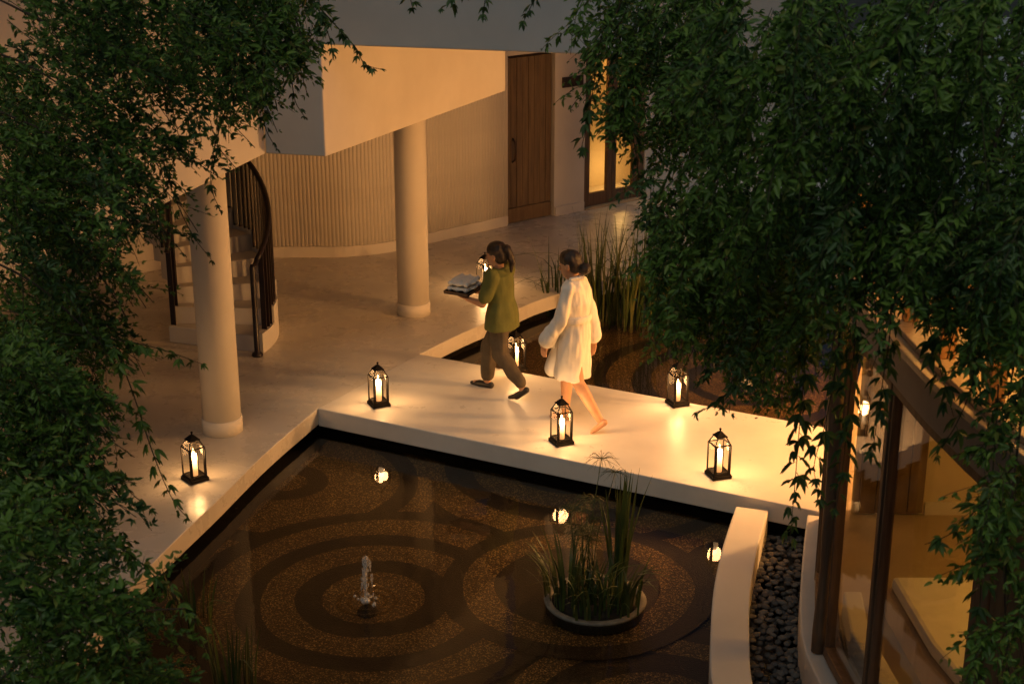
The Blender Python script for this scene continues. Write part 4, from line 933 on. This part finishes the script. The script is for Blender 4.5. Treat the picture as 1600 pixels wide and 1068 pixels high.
def sprig_leaves(pts, step, L0, W0, per, spread, up, taper=True):
    """leaflets set around a shoot"""
    P_, D_, N_, LL = [], [], [], []
    seg = [(pts[i], pts[i + 1]) for i in range(len(pts) - 1)]; total = sum((b_ - a).length for a, b_ in seg)
    dist_ = 0.0; nxt = step * rng.random(); side = 1
    for a, b_ in seg:
        ln = (b_ - a).length; t = (b_ - a) / max(ln, 1e-6)
        while nxt <= dist_ + ln:
            q_ = a + t * (nxt - dist_); fr_ = nxt / total
            side = -side
            tn = np.array(t); sd = unit(np.cross(tn, [0, 0, 1.0]) + rng.normal(0, 0.35, 3)) * side
            petiole = tn * 0.3 + sd * 0.9 + np.array([0, 0, up])
            c = np.array(q_) + unit(petiole) * L0 * 0.35 * (1 if per > 1 else 0.1)
            for k in range(per):
                ang = (k - (per - 1) / 2) * spread
                dd_ = unit(unit(petiole) * math.cos(ang) + tn * math.sin(ang) * 0.9 + rng.normal(0, 0.20, 3))
                nn_ = unit(np.array([0, -0.75, 0.8]) + rng.normal(0, 0.42, 3)); nn_ = unit(nn_ - dd_ * nn_.dot(dd_))
                P_.append(c); D_.append(dd_); N_.append(nn_)
                LL.append(L0 * (1 - 0.45 * fr_ ** 3 if taper else 1) * rng.uniform(0.5, 1.25))
            nxt += step * rng.uniform(0.7, 1.3)
        dist_ += ln
    return P_, D_, N_, LL
GL, GR = 'vines hanging on the left', 'vines hanging on the right'
def thicket(label, poly, count, yr, mat, d0, droop, Lr, L0, W0, per, spread, up, group, stems, step=0.021, holes=(), dens=1.42):
    """one vine plant: woody stems plus a mass of leafy shoots filling a region in depth"""
    us, vs_ = [a for a, _ in poly], [b_ for _, b_ in poly]
    P_, D_, N_, LL = [], [], [], []; tw = MB(); starts = []
    k = 0
    W0 *= 0.96; buckets = [([], [], [], []), ([], [], [], [])]
    nb = max(6, int(count * (dens * 1.5 if group == GR else dens * 1.1) / 5))
    while k < nb:
        u, v = rng.uniform(min(us), max(us)), rng.uniform(min(vs_), max(vs_))
        if not in_poly(u, v, poly): continue
        if any(((u - hx) / hr) ** 2 + ((v - hy) / hr2) ** 2 < 1 and rng.random() < 0.9 for hx, hy, hr, hr2 in holes): continue
        k += 1
        y = rng.uniform(*yr); p0 = at(u, v, y)
        d = Vector(d0) + Vector((rng.normal(0, 0.28), rng.normal(0, 0.40), rng.normal(0, 0.22)))
        main = shoot_path(p0, d, rng.uniform(*Lr) * 1.35, droop, 10)
        near = (y - yr[0]) / (yr[1] - yr[0])
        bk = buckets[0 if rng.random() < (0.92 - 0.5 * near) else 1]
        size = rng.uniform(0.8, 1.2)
        runs = [(main, step * 1.2)]
        for j in range(8):
            f_ = rng.uniform(0.05, 0.95); i_ = int(f_ * 9); q_ = main[i_].lerp(main[i_ + 1], f_ * 9 - i_); tg = (main[i_ + 1] - main[i_]).normalized()
            sd_ = Vector(rng.normal(0, 1, 3)); sd_ = (sd_ - tg * sd_.dot(tg)).normalized()
            runs.append((shoot_path(q_, tg * 0.75 + sd_ * 0.75, rng.uniform(0.10, 0.26) * (1.15 - 0.45 * f_), droop * 0.6, 5), step))
        for pts, st_ in runs:
            r4 = sprig_leaves(pts, st_, L0 * size, W0 * size, per, spread, up)
            for dst, src in zip(bk, r4): dst += src
            tw.tube(pts[::2] + [pts[-1]], [0.0018 if pts is main else 0.0012] * len(pts[::2]) + [0.0007], 4, False)
        starts.append(p0)
    base = sum(starts, Vector()) / len(starts)
    t = thing('hanging_vine', base, label, 'vine', group)
    tw.build('twigs', 'twig', t)['kind'] = 'stuff'
    for st in stems:
        pts = smooth_line([at(*q_) for q_ in st], 5)
        nn = len(pts); MB().tube(pts, [0.006 * (1 - 0.6 * i / nn) + 0.0008 * math.sin(i * 1.9) for i in range(nn)], 7).build('stem', 'bark', t, True)
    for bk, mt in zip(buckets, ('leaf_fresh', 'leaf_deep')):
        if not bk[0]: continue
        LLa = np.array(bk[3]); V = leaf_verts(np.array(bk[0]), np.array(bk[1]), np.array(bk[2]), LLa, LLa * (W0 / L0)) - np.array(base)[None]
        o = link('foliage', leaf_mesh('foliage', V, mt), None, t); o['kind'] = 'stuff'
    return t
dl, dr_ = (0.75, 0.1, -0.35), (-0.35, 0.0, -0.8)
thicket('dark vine canopy filling the top left corner', [(-60, -80), (320, -80), (310, 20), (250, 90), (170, 170), (-60, 230)], 300, (5.6, 7.6), 'leaf_fresh', dl, 0.9, (0.25, 0.55), 0.036, 0.0145, 3, 0.6, 0.25, GL,
        [[(-80, -40, 6.6), (80, 40, 6.5), (220, 110, 6.4), (330, 190, 6.3)], [(-80, 60, 6.2), (60, 110, 6.1), (180, 210, 6.0)], [(100, -60, 6.9), (240, 20, 6.8), (340, 90, 6.7)]], holes=((150, 110, 28, 14),))
thicket('drooping vine cluster hanging at top against the grey end wall', [(290, -90), (450, -90), (455, -20), (430, 10), (400, 30), (350, 50), (300, 40)], 110, (6.6, 7.6), 'leaf_deep', (0.25, 0.0, -0.8), 0.8, (0.22, 0.45), 0.046, 0.017, 3, 0.6, -0.2, GL,
        [[(330, -80, 7.2), (370, 20, 7.1), (400, 110, 7.0)], [(400, -80, 7.0), (450, 0, 7.0), (475, 70, 6.9)]])
thicket('bushy vine at the left edge in front of the staircase', [(-60, 215), (150, 190), (165, 230), (130, 300), (100, 360), (85, 430), (90, 500), (60, 540), (-60, 545)], 280, (5.4, 7.0), 'leaf_fresh', dl, 0.9, (0.22, 0.5), 0.036, 0.0145, 3, 0.6, 0.28, GL,
        [[(-80, 250, 6.2), (60, 310, 6.1), (150, 420, 6.0), (200, 500, 5.9)], [(-80, 380, 5.8), (50, 440, 5.7), (160, 540, 5.7)], [(-60, 150, 6.4), (120, 230, 6.3), (240, 330, 6.2)]], holes=((105, 375, 30, 22), (35, 460, 14, 28)))
thicket('leafy vine at the left edge overhanging the terrace floor', [(-60, 520), (60, 530), (80, 570), (40, 650), (50, 720), (70, 790), (-60, 830)], 200, (5.0, 6.2), 'leaf_fresh', dl, 0.8, (0.22, 0.48), 0.039, 0.016, 3, 0.6, 0.3, GL,
        [[(-80, 480, 5.6), (40, 580, 5.6), (130, 690, 5.5), (190, 780, 5.5)], [(30, 1100, 5.3), (38, 900, 5.4), (50, 760, 5.5), (110, 690, 5.5)], [(120, 1100, 5.6), (128, 960, 5.6), (125, 850, 5.6)]], holes=((190, 640, 40, 60),))
thicket('large leafy bush filling the bottom left corner', [(-60, 780), (40, 790), (90, 850), (130, 900), (160, 960), (170, 1120), (-60, 1120)], 170, (4.3, 5.4), 'leaf_fresh', (0.65, 0.1, -0.05), 0.7, (0.2, 0.42), 0.044, 0.018, 3, 0.6, 0.35, GL,
        [[(-60, 1120, 4.8), (60, 1010, 4.8), (180, 960, 4.8), (290, 950, 4.9)], [(60, 1140, 5.0), (100, 980, 5.0), (150, 870, 5.0)]], holes=((160, 1010, 30, 22),))
thicket('vine curtain beside the glowing double door', [(940, -60), (1160, -60), (1160, 240), (1100, 230), (1060, 180), (1025, 110), (990, 50), (945, 0)], 170, (6.4, 7.8), 'leaf_deep', dr_, 0.7, (0.2, 0.42), 0.040, 0.016, 3, 0.6, -0.35, GR,
        [[(1100, -80, 7.2), (1040, 60, 7.1), (980, 160, 7.0), (960, 220, 7.0)], [(1000, -80, 7.0), (960, 30, 7.0), (930, 110, 7.0)], [(1160, -80, 7.3), (1110, 100, 7.2), (1060, 280, 7.0)]])
thicket('deep dark vine mass filling the top right corner', [(1140, -60), (1680, -60), (1680, 330), (1500, 330), (1140, 300)], 400, (4.6, 6.8), 'leaf_deep', dr_, 0.7, (0.22, 0.48), 0.042, 0.017, 3, 0.6, -0.35, GR,
        [[(1500, -80, 5.8), (1420, 80, 5.7), (1330, 240, 5.6), (1290, 380, 5.6)], [(1300, -80, 6.2), (1250, 90, 6.1), (1190, 260, 6.0)], [(1660, -80, 5.2), (1590, 120, 5.1), (1520, 330, 5.1)]])
thicket('vine curtain hanging over the upper pool in the right half', [(1010, 230), (1310, 270), (1320, 480), (1240, 500), (1180, 520), (1120, 470), (1075, 430), (1050, 390), (1035, 320)], 200, (5.8, 7.2), 'leaf_deep', dr_, 0.7, (0.2, 0.42), 0.042, 0.017, 3, 0.6, -0.35, GR,
        [[(1200, 200, 6.5), (1160, 320, 6.4), (1110, 440, 6.4)], [(1290, 200, 6.4), (1260, 360, 6.3), (1230, 500, 6.3)], [(1100, 180, 6.9), (1060, 290, 6.8), (1030, 380, 6.8)]], holes=((1090, 350, 28, 18), (1060, 330, 16, 20)))
thicket('dark vine curtain over the pavilion roof edge at right', [(1300, 270), (1680, 280), (1680, 520), (1600, 500), (1540, 410), (1470, 350), (1400, 330), (1350, 330), (1310, 350)], 120, (4.6, 5.8), 'leaf_deep', dr_, 0.7, (0.18, 0.4), 0.045, 0.018, 3, 0.6, -0.4, GR,
        [[(1560, 200, 5.2), (1520, 400, 5.1), (1480, 560, 5.1)], [(1420, 200, 5.5), (1400, 360, 5.4), (1390, 520, 5.4)], [(1640, 200, 4.9), (1610, 420, 4.9), (1570, 650, 4.9)]])
thicket('shadowed vine trailing down the far right edge to the bottom', [(1570, 540), (1680, 540), (1680, 1100), (1560, 1100), (1560, 900), (1575, 700)], 60, (4.4, 5.2), 'leaf_deep', (-0.25, 0.0, -0.9), 0.6, (0.18, 0.36), 0.045, 0.018, 3, 0.6, -0.4, GR,
        [[(1620, 460, 4.8), (1590, 700, 4.8), (1570, 900, 4.8), (1580, 1100, 4.8)]])

# single trailing strands, each compound leaf its own piece
comp = []
for k in range(5):
    n = (3, 4, 5, 3, 5)[k]; P_, D_, N_, LL = [], [], [], []
    for j in range(n):
        a = (j - (n - 1) / 2) * (0.62 if n < 5 else 0.5)
        P_.append((0.012, 0, 0)); D_.append(unit(np.array([math.cos(a), math.sin(a), -0.25 + 0.12 * rng.normal()]))); N_.append(unit(np.array([0.2, 0.25 * rng.normal(), 1.0]))); LL.append(0.05 * (1 - 0.22 * abs(a)) * rng.uniform(0.9, 1.1))
    LLa = np.array(LL); V = leaf_verts(np.array(P_), np.array(D_), np.array(N_), LLa, LLa * 0.37)
    V = np.vstack([V, leaf_verts(np.array([[0, 0, 0.0]]), np.array([[1.0, 0, 0]]), np.array([[0, 0, 1.0]]), np.array([0.016]), np.array([0.003]))])
    comp.append({mt: leaf_mesh('leaf', V, mt) for mt in ('leaf_fresh', 'leaf_deep')})
def strand(label, ctl, mat, group, size=1.0, step=0.030, fan=1.0):
    pts = smooth_line([at(*q_) for q_ in ctl], 7)
    t = thing('trailing_vine', pts[0], label, 'vine', group)
    nn = len(pts); MB().tube(pts, [0.0035 * (1 - 0.65 * i / nn) for i in range(nn)], 5).build('stem', 'twig', t, True)
    d_ = 0.0; nxt = 0.0; tot = sum((pts[i + 1] - pts[i]).length for i in range(nn - 1)); ang = rng.uniform(0, 6)
    for i in range(nn - 1):
        a, b_ = pts[i], pts[i + 1]; ln = (b_ - a).length; tt = (b_ - a) / max(ln, 1e-6)
        while nxt <= d_ + ln:
            q_ = a + tt * (nxt - d_); ang += 2.4 + rng.normal(0, 0.4)
            o = bpy.data.objects.new('leaf', comp[rng.integers(5)][mat]); COL.objects.link(o); o.parent = t
            outw = Vector((math.cos(ang), math.sin(ang) * 0.8, -0.35 + rng.normal(0, 0.3))) * fan + tt * 0.55; outw.normalize()
            o.location = q_ - pts[0]; qt = outw.to_track_quat('X', 'Z'); o.rotation_mode = 'QUATERNION'
            o.rotation_quaternion = qt
            s_ = size * rng.uniform(0.75, 1.2) * (1 - 0.45 * (nxt / tot) ** 4); o.scale = (s_, s_, s_)
            nxt += step * rng.uniform(0.7, 1.3)
        d_ += ln
    return t
SL, SR = 'single trailing strands on the left', 'single trailing strands on the right'
def S(label, ctl, mat, g_, y, size=1.0, step=0.030, fan=1.0): return strand(label, [(u, v, y) for u, v in ctl], mat, g_, size, step, fan)
S('leafy branch reaching right across the base of the staircase railing', [(90, 520), (180, 530), (250, 545), (320, 570)], 'leaf_fresh', SL, 5.8, 1.09, 0.026)
S('trailing strand ending beside the leftmost lantern', [(180, 540), (210, 620), (240, 710), (270, 780), (300, 815)], 'leaf_fresh', SL, 5.7, 1.23, 0.032)
S('strand hanging over the top of the nearer column', [(250, 230), (270, 300), (300, 365), (330, 405)], 'leaf_deep', SL, 6.3, 1.01, 0.035)
S('strand hanging from the lit fascia left of the railing', [(360, 150), (335, 230), (330, 290), (345, 330)], 'leaf_deep', SL, 6.5, 1.01, 0.035)
S('thin strand ending at the corner of the grey end wall', [(400, 80), (408, 150), (415, 200), (432, 232)], 'leaf_deep', SL, 6.8, 1.01, 0.035)
S('strand dangling in front of the grey end wall', [(445, 60), (455, 120), (462, 160), (480, 188)], 'leaf_deep', SL, 6.9, 1.01, 0.035)
S('strand crossing the upper left corner of the lit beam', [(470, -20), (520, 35), (556, 75), (570, 100), (602, 110)], 'leaf_deep', SL, 7.0, 1.01, 0.032)
S('short twig hanging over the lit beam edge', [(500, 20), (515, 60), (522, 95)], 'leaf_deep', SL, 7.0, 0.94, 0.032)
S('spray of leaves over the terrace left of the lantern', [(110, 700), (160, 730), (205, 770), (240, 800)], 'leaf_fresh', SL, 5.4, 1.16, 0.029)
S('low spray reaching right above the bottom left bush', [(140, 830), (210, 870), (270, 930), (325, 985)], 'leaf_fresh', SL, 5.1, 1.23, 0.029)
S('tiny twig tip hanging at the top centre left', [(630, -30), (640, -5), (645, 14)], 'leaf_deep', SR, 7.0, 1.02, 0.029)
S('twig with small leaves slanting left at top centre', [(725, -25), (705, 2), (688, 14)], 'leaf_deep', SR, 7.0, 1.10, 0.029)
S('twig hanging straight at the top centre', [(762, -30), (758, 0), (754, 28)], 'leaf_deep', SR, 7.0, 1.10, 0.029)
S('longer twig slanting down at the top right of the grey wall', [(845, -30), (832, 5), (814, 42)], 'leaf_deep', SR, 7.0, 1.10, 0.029)
S('strand silhouetted against the left glowing door pane', [(940, 60), (928, 130), (918, 190), (905, 245)], 'leaf_deep', SR, 6.9, 1.36, 0.038)
S('strand hanging between the door panes and the wall', [(975, 120), (985, 190), (995, 250), (1000, 300)], 'leaf_deep', SR, 6.8, 1.36, 0.038)
S('strand silhouetted against the right glowing door pane', [(965, 80), (958, 130), (952, 200)], 'leaf_deep', SR, 6.8, 1.27, 0.038)
S('vine tip drooping left in front of the reeds', [(1090, 370), (1060, 440), (1035, 490), (1012, 540)], 'leaf_fresh', SR, 6.3, 1.36, 0.032)
S('vine tip hanging over the upper pool rings', [(1140, 440), (1120, 520), (1108, 560), (1098, 600)], 'leaf_deep', SR, 6.2, 1.44, 0.032)
S('vine tip reaching down to the lantern on the back walkway edge', [(1200, 500), (1165, 570), (1125, 625), (1084, 645)], 'leaf_deep', SR, 6.1, 1.44, 0.032)
S('long strand hanging down over the pebble strip', [(1262, 420), (1258, 560), (1248, 680), (1240, 780), (1232, 860)], 'leaf_deep', SR, 5.9, 1.61, 0.038)
S('strand silhouetted against the bright walkway end', [(1318, 480), (1305, 580), (1290, 660), (1272, 730), (1285, 780)], 'leaf_deep', SR, 5.8, 1.61, 0.041)
S('strand hanging along the timber corner post', [(1340, 420), (1335, 540), (1325, 640), (1318, 720), (1305, 800)], 'leaf_deep', SR, 5.6, 1.61, 0.038)
S('strand crossing the left window of the pavilion', [(1385, 400), (1392, 500), (1380, 590), (1370, 660), (1362, 720)], 'leaf_deep', SR, 5.4, 1.61, 0.041)
S('strand hanging before the lit clerestory', [(1440, 420), (1450, 500), (1470, 580), (1490, 650)], 'leaf_deep', SR, 5.2, 1.61, 0.043)
S('strand with spread leaves over the right window head', [(1540, 520), (1520, 600), (1490, 670), (1455, 715)], 'leaf_deep', SR, 5.0, 1.61, 0.043)
S('low strand tip over the right window pane', [(1590, 720), (1540, 780), (1490, 830), (1445, 850)], 'leaf_deep', SR, 4.9, 1.53, 0.041)
S('strand hanging at the far right beside the cladding', [(1560, 600), (1550, 750), (1535, 880), (1530, 1000), (1535, 1080)], 'leaf_deep', SR, 4.8, 1.61, 0.043)
